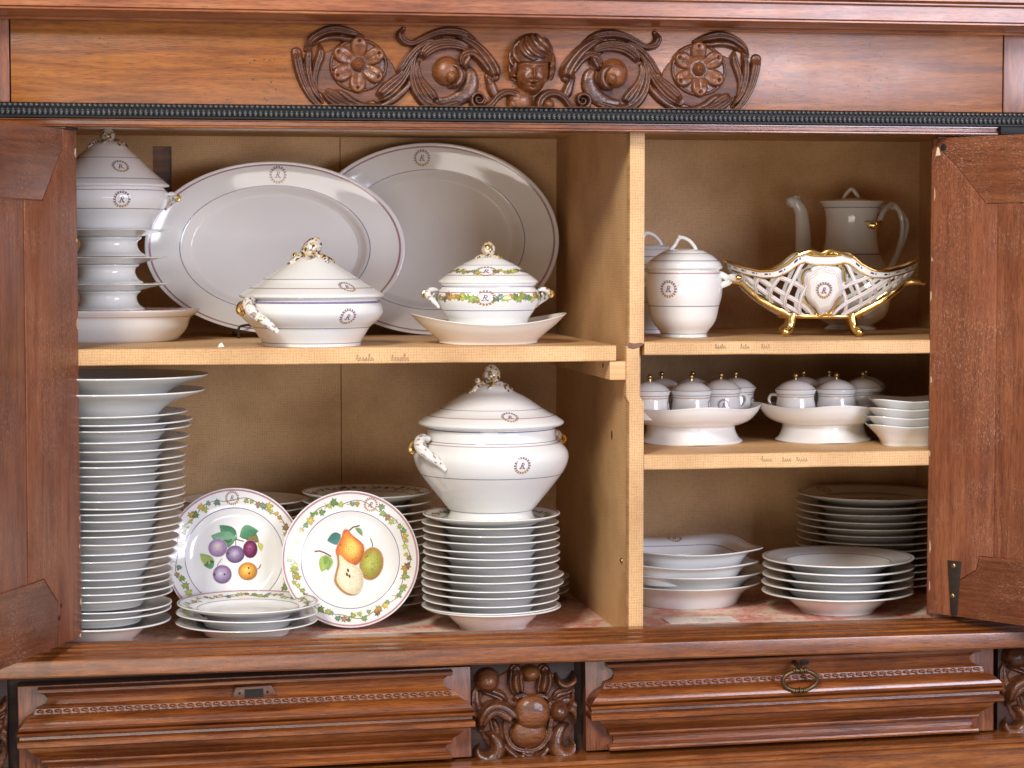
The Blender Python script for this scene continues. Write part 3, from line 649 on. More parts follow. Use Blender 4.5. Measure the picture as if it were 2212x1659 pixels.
# ------------------------------------------------------------------ drawers, carved blocks, lower ledge
DP = [(0, .000, .031), (0, .020, .031), (-.0015, .022, .031), (-.0055, .022, .031), (-.0068, .0195, .033), (-.0090, .0140, .039), (-.0140, .0092, .0435), (-.0200, .0085, .0445), (-.0255, .0118, .042), (-.0290, .0180, .034), (-.0302, .0205, .030), (-.0306, .0188, .028), (-.0388, .0198, .024),
      (-.0393, .0245, .0235), (-.0402, .0305, .0205), (-.0422, .0360, .0165), (-.0455, .0405, .0115), (-.0500, .0435, .0070), (-.0545, .0442, .0035), (-.0585, .0428, .0015), (-.0612, .0395, .001), (-.0624, .0365, .001), (-.0628, .0430, .0), (-.0650, .0455, .0), (-.0672, .0440, .0), (-.0680, .0370, .002), (-.0705, .0325, .003), (-.0745, .0330, .003), (-.0763, .0440, .0), (-.0785, .0458, .0), (-.0838, .0458, .0), (-.0858, .0430, .001),
      (-.0870, .0400, .014), (-.0910, .0385, .018), (-.0965, .0340, .022), (-.1015, .0270, .027), (-.1055, .0205, .031), (-.1088, .0180, .033), (-.1096, .0215, .034), (-.1118, .0225, .034), (-.1140, .0215, .034), (-.1152, .0180, .036), (-.1185, .0110, .041), (-.1235, .0090, .043), (-.1285, .0112, .041), (-.1318, .0172, .036), (-.1328, .0215, .034), (-.1355, .0226, .034), (-.1385, .0215, .034), (-.1400, .018, .034), (-.1400, .000, .034)]
DZ = .8505; DY = -.045
def drawer(x0, x1, pull):
    d = bxx("drawer", W_REDV, x0, x1, DY, -.01, .7085, .8525, c=.0015); n = 30; V = []; F = []; m = len(DP)
    for i in range(n+1):
        for z, p_, e in DP: V.append((x0+e+(x1-x0-2*e)*i/n, DY-p_, DZ+z))
    for i in range(n):
        for k in range(m-1): a = i*m+k; F.append((a, a+m, a+m+1, a+1))
    o = len(V)
    for i in (0, n):
        base = len(V)
        for k, (z, p_, e) in enumerate(DP): V.append((V[i*m+k][0], DY+.001, DZ+z))
        for k in range(m-1):
            q = (i*m+k, i*m+k+1, base+k+1, base+k); F.append(q if i == 0 else q[::-1])
    mo = MB().add(V, F).build("moulding", W_RED, d, angle=28)
    nb_ = MB(); nb_.ball((0, 0, .0006), (.0056, .0036, .0026), 10, 6); nb_.ball((.0040, .0, -.0014), (.0022, .0030, .0022), 8, 5)
    me = mesh("notch_shape", nb_.V, nb_.F); me.materials.append(W_RED); k = 0; x = x0+.034
    while x < x1-.034: link("carved_notch", me, None, mo, (x, DY-.0206, DZ-.0346)); x += .0133
    return d
dl = drawer(-.773, -.0743, False); dr = drawer(.1104, .7935, True)
TLT = -.013; PVT = Vector((.5934, 0, .8508))
def tilt(o): o.rotation_euler = (0, TLT, 0); o.location = PVT-Matrix.Rotation(TLT, 3, 'Y') @ PVT
def untilt(p): q = Matrix.Rotation(-TLT, 3, 'Y') @ (Vector(p)-PVT)+PVT; return q
tilt(dl); tilt(dr)
kp_ = untilt(at(548, 1496, -.056)); kx, kz = kp_.x, kp_.z
kp = MB().prism([(kx-.034, kz-.009), (kx-.028, kz+.010), (kx+.026, kz+.011), (kx+.036, kz-.004), (kx+.02, kz-.011)], -.0612, -.05, .0008).build("keyhole_plate", W_CARVE, dl)
MB().prism([(kx-.0145, kz-.0065), (kx-.0145, kz+.0065), (kx+.0145, kz+.0068), (kx+.0145, kz-.0065)], -.0622, -.0610, 0).build("keyhole", M_HOLE, kp)
for q in (-.022, .021): MB().ball((kx+q, -.0614, kz+.001), (.0022, .0006, .0022), 8, 5).build("screw_hole", M_HOLE, kp)
P0 = untilt(at(1728, 1470, -.092)); rg = [(P0[0]+.0285*math.cos(a), -.093-.002*math.sin(a), P0[2]+.0165*math.sin(a)) for a in np.linspace(0, 2*PI, 40, endpoint=False)]
pull = MB().tube(rg, .0034, 10, closed=True).build("drawer_pull", M_BRONZE, dr)
pl = MB()
for s in (1, -1):
    for q, r in ((-.011, .0040), (-.007, .0052), (0, .0060), (.007, .0052), (.011, .0040)): pl.ball((P0[0]+q, -.093-.002*s, P0[2]+s*.0168), (.0030, r, r), 10, 7)
pl.tube([(P0[0], -.060, P0[2]+.024), (P0[0], -.088, P0[2]+.0225), (P0[0], -.094, P0[2]+.016)], .0042, 8)
pl.build("pull_collar", M_BRONZE, pull)
MB().ball((P0[0]+.018, -.0575, P0[2]+.022), (.008, .0015, .004), 10, 6).build("keyhole", M_HOLE, dr)
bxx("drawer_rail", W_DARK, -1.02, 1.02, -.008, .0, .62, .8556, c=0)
LOW = [(0, .7045), (-.085, .7045), (-.0925, .7040), (-.0945, .7020), (-.0945, .6985), (-.093, .6965), (-.0965, .6955), (-.099, .6935), (-.099, .6905), (-.0955, .6895), (-.0955, .60), (0, .60)]
tilt(extr(LOW, -1.02, 1.02, 2).build("lower_ledge", W_LEDGE, CAB, angle=28))
def blk(zx, zy): p = at((1650+zx/3.403)*.576, (2430+zy/3.403)*.576, -.026); return p[0], p[2]
BS = 3.403/.576*scl(1130, -.026); BY = -.026
BLK = [("side_leaf", [(470, 470, 30), (440, 620, 120), (470, 800, 170), (520, 960, 120), (520, 1080, 30)], .012, 1.6), ("side_leaf", [(1740, 480, 30), (1715, 580, 120), (1725, 680, 60)], .012, 1.6),
       ("side_leaf", [(500, 530, 30), (620, 540, 110), (760, 590, 120), (860, 690, 40)], .017, 1.4), ("side_leaf", [(1720, 470, 30), (1620, 530, 100), (1500, 570, 120), (1400, 660, 40)], .017, 1.4),
       ("shield_border", [(930, 640, 60), (850, 760, 70), (820, 930, 70), (835, 1110, 70), (925, 1245, 66), (1090, 1290, 60), (1255, 1245, 66), (1360, 1110, 70), (1395, 930, 70), (1405, 760, 60), (1380, 640, 50)], .0165, 0),
       ("shield_border", [(900, 680, 40), (980, 590, 66), (1060, 590, 60), (1140, 640, 50), (1220, 590, 60), (1320, 590, 66), (1410, 690, 40)], .0185, 0),
       ("scroll_arm", [(510, 1030, 60), (520, 890, 130), (585, 780, 170), (690, 735, 180), (790, 770, 190), (870, 830, 170), (910, 880, 60)], .036, 0),
       ("scroll_arm", [(1740, 980, 60), (1735, 850, 120), (1690, 740, 150), (1610, 700, 170)], .028, 0),
       ("bottom_scroll", [(560, 1060, 30), (660, 1100, 110), (720, 1210, 170), (700, 1330, 210), (600, 1400, 200), (500, 1360, 130), (465, 1280, 60), (500, 1215, 16)], .028, 1.0),
       ("bottom_scroll", [(1640, 950, 30), (1530, 990, 120), (1470, 1110, 170), (1460, 1250, 210), (1540, 1350, 220), (1650, 1310, 140), (1700, 1220, 70), (1650, 1150, 16)], .028, 1.0),
       ("top_scroll", [(955, 270, 150), (950, 380, 190), (965, 480, 190), (985, 545, 110)], .031, 2.4), ("top_scroll", [(1315, 270, 150), (1325, 380, 190), (1305, 480, 190), (1285, 545, 110)], .031, 2.4),
       ("clasp", [(760, 1150, 30), (840, 1270, 90), (950, 1370, 120), (1060, 1450, 70)], .019, 1.2), ("clasp", [(1430, 1110, 30), (1360, 1250, 90), (1260, 1370, 120), (1150, 1450, 70)], .019, 1.2), ("clasp", [(1000, 1320, 40), (1110, 1370, 120), (1220, 1320, 40)], .020, 0),
       ("drop_leaf", [(640, 870, 30), (680, 960, 120), (715, 1060, 110), (735, 1120, 20)], .014, 1.4)]
def block(dx):
    x0, x1 = at(1018, 1550, DY)[0]+.001+dx, at(1250, 1550, DY)[0]-.004+dx
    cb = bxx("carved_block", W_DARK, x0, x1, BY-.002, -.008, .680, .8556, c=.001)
    conv = lambda a, b_: (blk(a, b_)[0]+dx, blk(a, b_)[1]+.013*dx)
    PB = [("block_ground", 'dome', ((conv(1100, 850)), 640/BS, 640/BS, .25), .009, 1, W_GROUND)]
    for nm, pts, H, fl in BLK: PB.append((nm, 'stroke', stroke(pts, conv, BS, False, 1.12), H, fl, W_CARVE))
    PB += [("shield_boss", 'dome', (conv(1152, 800), 240/BS, 240/BS, .22), .0315, 1, W_CARVEL), ("shield_boss", 'dome', (conv(1110, 1060), 245/BS, 205/BS, .24), .0260, 1, W_CARVEL)]
    for c, r in (((590, 400), 165), ((1505, 790), 140)): PB.append(("scroll_end", 'dome', (conv(*c), r/BS, r/BS, .45), .033, 1, W_CARVE))
    PB.append(("scroll_end", 'stroke', stroke([(1470, 330, 50), (1500, 420, 90), (1590, 450, 110), (1680, 390, 90), (1690, 300, 40)], conv, BS), .030, 1, W_CARVE))
    PB.append(("top_button", 'dome', (conv(1138, 310), 140/BS, 110/BS, .5), .027, 1, W_CARVEL))
    relief_field(PB, x0+.001, x1-.001, .690, .8550, BY-.0005, .00085, cb, mark=.0003)
block(0); block(-.8845); block(.880)

# ------------------------------------------------------------------ doors standing open
def door(hx, ang, sgn):
    d = bpy.data.objects.new("door", MB().box(0, .80, -.026*sgn if sgn > 0 else .0025, -.0025 if sgn > 0 else .026, .903, 1.680, c=.0015).build("slab", W_DOOR).data)
    bpy.data.objects.remove(bpy.data.objects["slab"]); COL.objects.link(d); d.parent = CAB; d.location = (hx, 0, 0); d.rotation_euler = (0, 0, ang)
    dv_ = np.array([math.cos(ang), math.sin(ang)]); nv = np.array([-dv_[1], dv_[0]])
    def uv(x, y):
        r = FW+RT*(x-1106)/FPX+UP*(829.5-y)/FPX; t = ((np.array([hx, 0])-CAM[:2]) @ nv)/(r[:2] @ nv); p = CAM+r*t
        return float((p[:2]-[hx, 0]) @ dv_), float(p[2])
    return d, uv, (lambda poly, nm, mat, dep=.0, par=None, c=.0012: MB().prism([(u, z) for u, z in poly], -sgn*dep-(.0025 if sgn > 0 else 0), -sgn*dep+(0 if sgn > 0 else .0025), c).build(nm, mat, par or d))
ZB, ZT = .902, 1.6815
dL, uv, P = door(-.6763, R_(-112), 1)
us = uv(57, 800)[0]; c1 = uv(95, 1252); c2 = uv(125, 1299); e0 = uv(0, 1284.8); ztl = uv(60, 430)[1]; t1 = (uv(92, 428)[0], ztl); t2 = (uv(135, 320)[0], uv(135, 320)[1])
P([(0, ZB), (c2[0]-.001, ZB), (c2[0]-.001, c2[1]), (c1[0]-.001, c1[1]+.0012), (us-.001, c1[1]+.0012), (us-.001, ztl-.0012), (t1[0]-.001, ztl-.0012), (t2[0]-.001, t2[1]), (t2[0]-.001, ZT), (0, ZT)], "stile", W_DOOR)
P([(c2[0]+.0008, ZB), (.79, ZB), (.79, c1[1]), (c1[0], c1[1]), (c2[0]+.0008, c2[1]-.001)], "rail", W_DOORH)
P([(t2[0]+.0008, ZT), (t2[0]+.0008, t2[1]+.001), (t1[0], ztl), (.79, ztl), (.79, ZT)], "rail", W_DOORH)
P([(us+.0006, c1[1]+.002), (.6, c1[1]+.002), (.6, ztl-.002), (us+.0006, ztl-.002)], "panel", W_DOOR, .0015)
for x, y, r in ((132, 1308, .003), (128, 1335, .0035)):
    u, z = uv(x, y); MB().ball((u, .0, z), (r, .0006, r*1.2), 8, 5).build("screw_hole", M_HOLE, dL)
MB().box(.0, .05, -.024, .004, 1.6820, 1.6850, c=.001).build("door_catch", M_IRON, dL)
dR, uv, P = door(.6947, R_(-55.5), -1)
us = uv(2152, 700)[0]; a1 = uv(2064.5, 356); a2 = uv(2130, 438.8); b1 = uv(2116, 1202); b0 = uv(2108, 1215); lap = b1[0]-.0
P([(0, ZB), (.0505, ZB), (.0505, .955), (b0[0], b0[1]-.012), (b1[0]-.001, b1[1]+.001), (us-.001, b1[1]+.001), (us-.001, a2[1]-.0012), (a2[0]-.001, a2[1]-.0012), (a1[0]-.001, a1[1]), (.006, ZT-.012), (0, ZT-.02)], "stile", W_DOOR)
P([(.0515, ZB), (.79, ZB), (.79, b1[1]), (b1[0], b1[1]), (b0[0]+.0008, b0[1]-.013), (.0515, .9545)], "rail", W_DOORH)
P([(.008, ZT-.011), (a1[0]+.0004, a1[1]), (a2[0], a2[1]), (.79, a2[1]), (.79, ZT), (.02, ZT)], "rail", W_DOORH)
P([(us+.0006, b1[1]+.002), (.6, b1[1]+.002), (.6, a2[1]-.002), (us+.0006, a2[1]-.002)], "panel", W_DOOR, .0015)
q = [uv(2047, 1210), uv(2077, 1213), uv(2068, 1330), uv(2054, 1328)]
hg = MB().prism(q, -.0012, .002, .0004).build("hinge_plate", M_IRON, dR)
for x, y in ((2060, 1222), (2058, 1287)):
    u, z = uv(x, y); MB().ball((u, -.0012, z), (.004, .0016, .0045), 10, 6).build("hinge_screw", M_BRASS, hg)
u, z = uv(2026, 325); MB().prism([(u-.004, z-.009), (u+.005, z-.008), (u+.002, z+.004), (u-.001, z+.006)], -.0008, .001, .0003).build("splinter", plain("raw_wood", (.72, .56, .36), .8), dR)
u, z = uv(2038, 318); MB().ball((u, 0, z), (.006, .0007, .006), 8, 5).build("screw_hole", M_HOLE, dR)
M_CHIPW = plain("raw_wood_chip", (.52, .37, .25), .8)
rn = random.Random(12)
for dd, ys_ in ((dL, (330, 520, 700, 1120, 1180, 1300, 1372)), (dR, (420, 560, 640, 820, 980, 1180, 1265))):
    for y_ in ys_:
        z = at(168 if dd is dL else 2010, y_, 0)[2]; h_ = rn.uniform(.003, .011); u0 = rn.uniform(.0, .006); sg = -.0006 if dd is dR else -.0024
        MB().prism([(u0, z-h_), (u0+rn.uniform(.002, .004), z-h_*.4), (u0+rn.uniform(.001, .003), z+h_*.6), (u0, z+h_)], -.0005, .0012, 0).build("edge_chip", M_CHIPW, dd)
z = at(1366, 746, 0)[2]; MB().prism([(DX0-.003, z-.004), (DX0+.006, z-.006), (DX1-.009, z-.0035), (DX1-.001, z+.002), (DX1-.004, z+.0045), (DX0+.008, z+.003), (DX0, z+.0045)], -.0009, .001, .0003).build("torn_patch", plain("bare_brown_wood", (.20, .09, .055), .7), dv)
# ------------------------------------------------------------------ the porcelain
def pz(cx, Y, pts, yb):                 # (half width, height) in photo points -> (radius, height above base) in metres
    s = scl(cx, Y); z0 = at(cx, yb, Y)[2]; return [(hw/s, at(cx, y, Y)[2]-z0) for hw, y in pts]
def facing(x, y): return math.atan2(CAM[1]-y, CAM[0]-x)
def dup(root, loc, label, rz=None):
    r = root.copy(); COL.objects.link(r); r.location = loc; r['label'] = label
    if rz is not None: r.rotation_euler = (0, 0, rz)
    for c in list(root.children):
        d = c.copy(); COL.objects.link(d); d.parent = r
        for g in list(c.children): e = g.copy(); COL.objects.link(e); e.parent = d
    return r
def polar(phi, pts):                    # (radial, sideways, up) -> local xyz
    c, s = math.cos(phi), math.sin(phi); return [(r*c-q*s, r*s+q*c, z) for r, q, z in pts]
def finial(par, z, r, lean=(0, 0), leafr=None, bud=False, su=None):
    mb = MB(); V = []; F = []; n, m = 20, 14
    for i in range(m+1):
        a = PI*i/m
        for k in range(n):
            b_ = 2*PI*k/n; q = 1+.075*math.cos(6*(b_+a*1.1))*math.cos(5*a); rr = r*math.sin(a)*q*(1.0-.12*math.cos(a))
            V.append((rr*math.cos(b_)+lean[0]*(1-math.cos(a))*0-lean[0]*math.cos(PI-a), rr*math.sin(b_)-lean[1]*math.cos(PI-a), z+r*1.15*math.cos(a)))
    for i in range(m):
        for k in range(n): k2 = (k+1) % n; F.append((i*n+k, (i+1)*n+k, (i+1)*n+k2, i*n+k2))
    kn = mb.add(V, F).build("finial", M_FINIAL, par, angle=80)
    zb = z-r*1.0; lr = leafr or r*1.9
    for k in range(6):
        a = 2*PI*k/6+.35; rr_ = lr*(1.15, .85, 1.05)[k % 3]; lb = MB(); pth = []
        for q_ in (.15, .45, .8, 1.1, 1.25):
            l_ = su.at_r(max(.0015, rr_*q_), .35, 1.); aa = a+.18*math.sin(5*q_+k); pp_ = su.pos(l_, aa); pth.append(pp_+Vector((0, 0, .0016)))
        lb.tube(cr(pth, 3), [r*.20]*2+[r*.34]*4+[r*.30]*3+[r*.2]*2+[r*.1]*2, 8, .5); lb.build("finial_leaf", M_LEAFY, kn, angle=80)
    if bud:
        b = MB().ball((-r*1.55, -r*.2, z-r*.75), (r*.36, r*.36, r*.42), 10, 7); b.tube([(-r*.2, 0, zb), (-r*1.0, -r*.15, zb+r*.1), (-r*1.5, -r*.2, z-r*.9)], r*.13, 6); b.build("finial_bud", M_FINIAL, kn)
def shell_handle(par, su, zz, phi, size, mat):
    """twisted branch handle: a curl standing out from the wall and a tail running down along it"""
    l = su.at_z(zz, *su.wall); p = su.pos(l, phi); n = Vector((math.cos(phi), math.sin(phi), 0)); tdir = Vector((-n.y, n.x, 0)); up = Vector((0, 0, 1)); S = size
    def q(o, s_, u): return p+n*o*S+tdir*s_*S+up*u*S
    b = MB(); pts = cr([q(-.15, -.55, .35), q(.25, -.45, .42), q(.62, -.2, .30), (q(.78, .1, .05)), q(.62, .4, -.25), q(.25, .75, -.62), q(.05, 1.05, -.95)], 5)
    k = len(pts); b.tube(pts, [S*(.13+.13*math.sin(PI*min(1, i/(k-1)*1.05))) for i in range(k)], 10)
    h = b.build("handle", mat, par, angle=80)
    b = MB(); b.tube(cr([q(.55, -.25, .32), q(.95, -.30, .25), q(1.08, -.28, .0), q(.92, -.22, -.16), q(.78, -.2, -.02)], 4), S*.12, 8); b.build("handle_curl", M_GOLD if mat is M_GILTW else mat, h)
    b = MB(); b.tube(cr([q(.15, -.5, .1), q(.3, -.1, -.15), q(.12, .2, -.45)], 4), [S*.10, S*.12, S*.12, S*.12, S*.12, S*.1, S*.1, S*.08, S*.05], 8); b.build("handle_leaf", mat, h)
G1 = "covered porcelain dishes with monogram crest"

def covered(name, label, cat, cx, Y, yb, body, lid, mat=M_PORC, ey=1., rz=0., zbase=None, group=None, n=4):
    p = at(cx, yb, Y); zb = p[2] if zbase is None else zbase
    t = thing(name, label, cat, (p[0], Y, zb), group, rz)
    B = pz(cx, Y, body, yb); inner = [(max(0, r-.004), z) for r, z in B[::-1][:2]]
    sb = Surf(B+inner, n, 1, ey); sb.wall = (.0, .97); sl = Surf(pz(cx, Y, lid, yb), n, 1, ey); sl.wall = (0, 1)
    b = link("bowl", sb.mesh("bowl"), mat, t); l = link("lid", sl.mesh("lid"), mat, t); return t, sb, sl, b, l
def side_crest(d, t, su, zz, X, px_off, cx, Y, r, lo=0., hi=1.):
    l = su.at_z(zz, lo, hi); rr = su.rz(l)[0]; a = facing(t.location.x, t.location.y)+math.asin(max(-.95, min(.95, px_off/scl(cx, Y)/rr)))-t.rotation_euler.z
    crest(d, wallmap(su, l, a), r)
zpx = lambda cx, Y, y, yb: at(cx, y, Y)[2]-at(cx, yb, Y)[2]

M_LEAFY = M_FINIAL
# --- left compartment, upper shelf
CXB, YBW = 225, .315
pb = at(CXB, 742, YBW); t = thing("oval_bowl", "white oval bowl with pink-lined rim under the footed dishes, beside the left door", "bowl", (pb[0], YBW, LS))
s_ = scl(CXB, YBW); hb = (742-672)/s_
su = Surf([(0, .004), (.105, .004), (.110, 0), (.116, .0), (.125, .006), (.138, .022), (.1425, .036), (.146, .041), (.156, .0485), (.1595, .0525), (.1575, .0540), (.150, .0525), (.140, .0520), (.10, .0520), (0, .0520)], 4, 1, .68)
link("bowl_body", su.mesh("bowl_body"), M_PORC, t); d = Decor(); d.ring(su, su.at_r(.1585, .3, .62), .0022, (.62, .16, .14)); d.ring(su, su.at_z(.0425, .2, .62), .0022, (.66, .36, .32)); d.build("painted_decoration", t)
zs = LS+.0525
CXT = 234; YT = .315
stand_su = Surf([(0, .002), (.050, .002), (.0595, .0), (.0605, .002), (.058, .0045), (.053, .0075), (.0485, .014), (.0470, .021), (.0485, .026), (.0535, .0300), (.0540, .0330), (.0600, .0345), (.070, .0372), (.090, .0415), (.1005, .0432), (.1008, .0446), (.095, .0446), (.06, .0405), (0, .040)], 4)
sme = stand_su.mesh("stand_shape"); dd = Decor(); dd.ring(stand_su, stand_su.at_z(.0322, .1, .6), .0011, BLUE)
for k, wd in enumerate(("lowest", "middle", "topmost")):
    y_ = (613, 556, 497)[k]; z_ = at(CXT, y_, YT)[2]-.0440
    if k == 0: z_ = max(z_, zs)
    else: z_ = max(z_, zlast+.0405)
    zlast = z_
    t = thing("footed_dish", "%s of three white footed dishes stacked under the crested tureen at left" % wd, "footed dish", (at(CXT+(0, -3, 2)[k], 600, YT)[0], YT, z_), "stacked footed dishes")
    link("dish_body", sme, M_PORC, t); dd.build("painted_decoration", t); ztop = z_+.0446
t, sb, sl, b, l = covered("covered_tureen", "white covered tureen with crest on top of the stacked footed dishes at left", "tureen", CXT, YT, 492,
    [(0, 490), (84, 490), (88, 492), (92, 490), (96, 480), (104, 466), (118, 449), (126, 436), (129.5, 424), (127, 411), (121, 404), (117, 401)],
    [(116, 402), (128, 399.5), (131, 398), (131.5, 396), (127, 392), (112, 380), (88, 358), (64, 334), (48, 320), (38, 310), (26, 303), (10, 299), (0, 298)], zbase=ztop)
d = Decor(); d.ring(sb, sb.at_z(zpx(CXT, YT, 448, 492)), .0012, BLUE); d.ring(sb, sb.at_z(zpx(CXT, YT, 407, 492), 0, .9), .0016, PINK); d.ring(sl, sl.at_z(zpx(CXT, YT, 338, 492)), .0012, BLUE); d.ring(sl, sl.at_z(zpx(CXT, YT, 392, 492), .2), .0022, (.33, .30, .42))
side_crest(d, t, sb, zpx(CXT, YT, 429, 492), 0, 29, CXT, YT, .0145); side_crest(d, t, sl, zpx(CXT, YT, 358, 492), 0, 27, CXT, YT, .0145); d.build("painted_decoration", t)
finial(l, zpx(CXT, YT, 288, 492), .0125, leafr=.026, su=sl); shell_handle(t, sb, zpx(CXT, YT, 424, 492), R_(12), .019, M_GILTW); shell_handle(t, sb, zpx(CXT, YT, 424, 492), R_(192), .019, M_GILTW)

def platter(label, cx, cy, Y, a, b_, lean, dark=False, crest_px=None, mat=M_PORC):
    k = b_/a; s = scl(cx, Y); R = a/s; R2_ = R
    su = Surf([(0, .004), (.60*R, .004), (.62*R, 0), (.64*R, 0), (.655*R, .004), (.70*R, .014), (.76*R, .0195), (.9*R, .0255), (.992*R, .0305), (R, .0322), (.992*R, .0340), (.9*R, .0290), (.76*R, .0232), (.715*R, .0205), (.68*R, .013), (.655*R, .0090), (.62*R, .0075), (.4*R, .0070), (0, .0070)], 4, 1, k/math.cos(lean-.0)*1.0)
    p = at(cx, cy, Y); t = thing("serving_platter", label, "platter", (p[0], p[1], p[2]), "oval serving platters leaning at the back")
    t.rotation_euler = (PI/2-lean, 0, R_(-1)); link("platter_body", su.mesh("platter", 112), mat, t)
    d = Decor(); d.ring(su, su.at_r(.735*R, .5), .0014, BLUE, 128); d.ring(su, su.at_r(.965*R, .5), .0036, (.40, .22, .26), 128)
    u = (crest_px[0]-cx)/s; v = .855*R*su.ey*math.sqrt(max(.1, 1-(u/R/.9)**2)); crest(d, flatmap(su, u, v), .0150); d.build("painted_decoration", t); return t
platter("large oval platter with blue ring and crest, leaning in front of the bigger grey one", 594, 540, .475, 277, 183, R_(9), crest_px=(601, 387))
platter("biggest oval platter, in shade behind the front platter near the divider", 931, 521, .555, 273, 204.5, R_(8), crest_px=(911, 350))
p = at(515, 720, .41); b = MB().tube(cr([(p[0]+.05, .47, LS+.012), (p[0]+.03, .43, LS+.022), (p[0]+.008, .405, LS+.022), (p[0], .40, LS+.017), (p[0], .40, LS+.002)], 4), .0022, 8)
b.tube([(p[0], .40, LS+.0025), (p[0], .60, LS+.0025)], .0022, 8); tag(b.build("plate_stand", M_IRON), "dark bent-wire plate stand under the front oval platter", "plate stand")
b = MB().prism([(-.006, 0), (.005, .001), (.001, .008), (-.003, .006)], -.002, .002, .0004); p = at(478, 748, .03); o = b.build("paper_scrap", M_PAPER, None, loc=(p[0], .03, LS+.0003)); tag(o, "tiny torn scrap of pale paper near the front edge of the left shelf", "scrap")

CXV, YV = 673, .085
t, sb, sl, b, l = covered("vegetable_dish", "wide low covered dish with crest and gilt fruit finial, in front of the oval platter", "covered dish", CXV, YV, 752,
    [(0, 750), (99, 750), (103, 752), (106, 751), (107, 745), (109, 740), (118, 725), (127, 711), (142, 698), (152, 686), (155, 676), (152, 664), (145, 655), (140, 650)],
    [(138, 652), (148, 649), (155, 646), (156, 643), (154.5, 640), (145, 634), (118, 618), (104, 608), (84, 595), (62, 581), (44, 570), (28, 562), (12, 559.5), (0, 559)], rz=0, zbase=LS)
d = Decor(); Z = lambda y: zpx(CXV, YV, y, 752)
d.ring(sb, sb.at_z(Z(711), .2), .0012, BLUE); d.ring(sb, sb.at_z(Z(744), .15), .0010, BLUE); d.ring(sb, sb.at_z(Z(657), .2, .95), .0042, (.22, .18, .30)); d.ring(sl, sl.at_z(Z(608), .2), .0012, BLUE); d.ring(sl, sl.at_z(Z(637), .25), .0020, (.42, .26, .27))
side_crest(d, t, sb, Z(687), 0, 77, CXV, YV, .0145, .2, .95); side_crest(d, t, sl, Z(624), 0, 76, CXV, YV, .0145, .25); d.build("painted_decoration", t)
finial(l, Z(543), .0165, (.007, 0), .029, True, sl); shell_handle(t, sb, Z(672), R_(-138), .036, M_GILTW); shell_handle(t, sb, Z(672), R_(42), .034, M_GILTW)

# sauce tureen fixed to its boat-shaped stand
CXS, YS = 1055, .125
p = at(CXS, 745, YS); t = thing("sauce_tureen", "small covered sauce tureen painted with vine leaves on a boat-shaped saucer", "sauce tureen", (p[0], YS, LS), None, 0)
sv = scl(CXS, YS); Z = lambda y: zpx(CXS, YS, y, 745)
ss = Surf([(0, .003), (.074, .003), (.078, 0), (.081, 0), (.0825, .004), (.094, .013), (.112, .0255), (.1255, .0372), (.1295, .0405), (.1285, .0417), (.124, .0395), (.110, .029), (.094, .018), (.078, .0105), (.06, .009), (0, .009)], 4, 1, .66, None, lambda a, r: .0085*math.cos(2*a)*max(0, (r-.07)/.06))
link("saucer", ss.mesh("saucer", 80), M_CREAM, t)
body = pz(CXS, YS, [(0, 736), (70, 736), (84, 716), (86.5, 695), (93, 684), (101, 672), (111, 655), (113, 645), (109, 633), (101, 624), (100.5, 621), (104, 618), (103.5, 615), (99, 615), (97, 618)], 745)
lidp = pz(CXS, YS, [(98, 617), (106, 615), (108, 612), (107, 609.5), (103, 606), (90, 596), (73, 584), (60, 576), (46, 569), (34, 563.5), (24, 560), (10, 558), (0, 558)], 745)
sb = Surf(body, 4, 1, .74); sb.wall = (.1, .95); sl = Surf(lidp, 4, 1, .74)
b = link("bowl", sb.mesh("bowl"), M_PORC, t); l = link("lid", sl.mesh("lid"), M_PORC, t)
d = Decor(); d.ring(sb, sb.at_z(Z(672.5), .2), .0012, BLUE); d.ring(sb, sb.at_z(Z(626.5), .3, .85), .0018, PINK); d.ring(sb, sb.at_z(Z(619), .4, .92), .0012, BLUE); d.ring(sl, sl.at_z(Z(576), .3), .0010, BLUE); d.ring(sl, sl.at_z(Z(607.5), .25), .0018, (.45, .26, .27))
fa = facing(t.location.x, YS); rn = random.Random(4)
for su, yy, rr, lo, hi, np_, sz in ((sb, 645, 113, .25, .85, 66, .0150), (sl, 589, 78, .25, 1, 50, .0118)):
    l0 = su.at_z(Z(yy), lo, hi)
    for k in range(np_):
        a = fa+2*PI*k/np_; da = (a-fa+PI) % (2*PI)-PI
        if abs(da) < 16/rr: continue
        m = wallmap(su, l0, a); ivyleaf(d, m, 0, rn.uniform(-.0035, .0035), sz*rn.uniform(.6, 1.0), rn.uniform(0, 6), rn)
        if k % 2: d.ribbon(m, [(-.006, rn.uniform(-.003, .003)), (0, 0), (.006, rn.uniform(-.003, .003))], .0008, (.28, .14, .06))
    crest(d, wallmap(su, l0, fa-.02), .0135, False)
d.build("painted_decoration", t); finial(l, Z(542), .0112, leafr=.018, su=sl)
shell_handle(t, sb, Z(640), R_(4), .021, M_GILTW); shell_handle(t, sb, Z(640), R_(182), .021, M_GILTW)

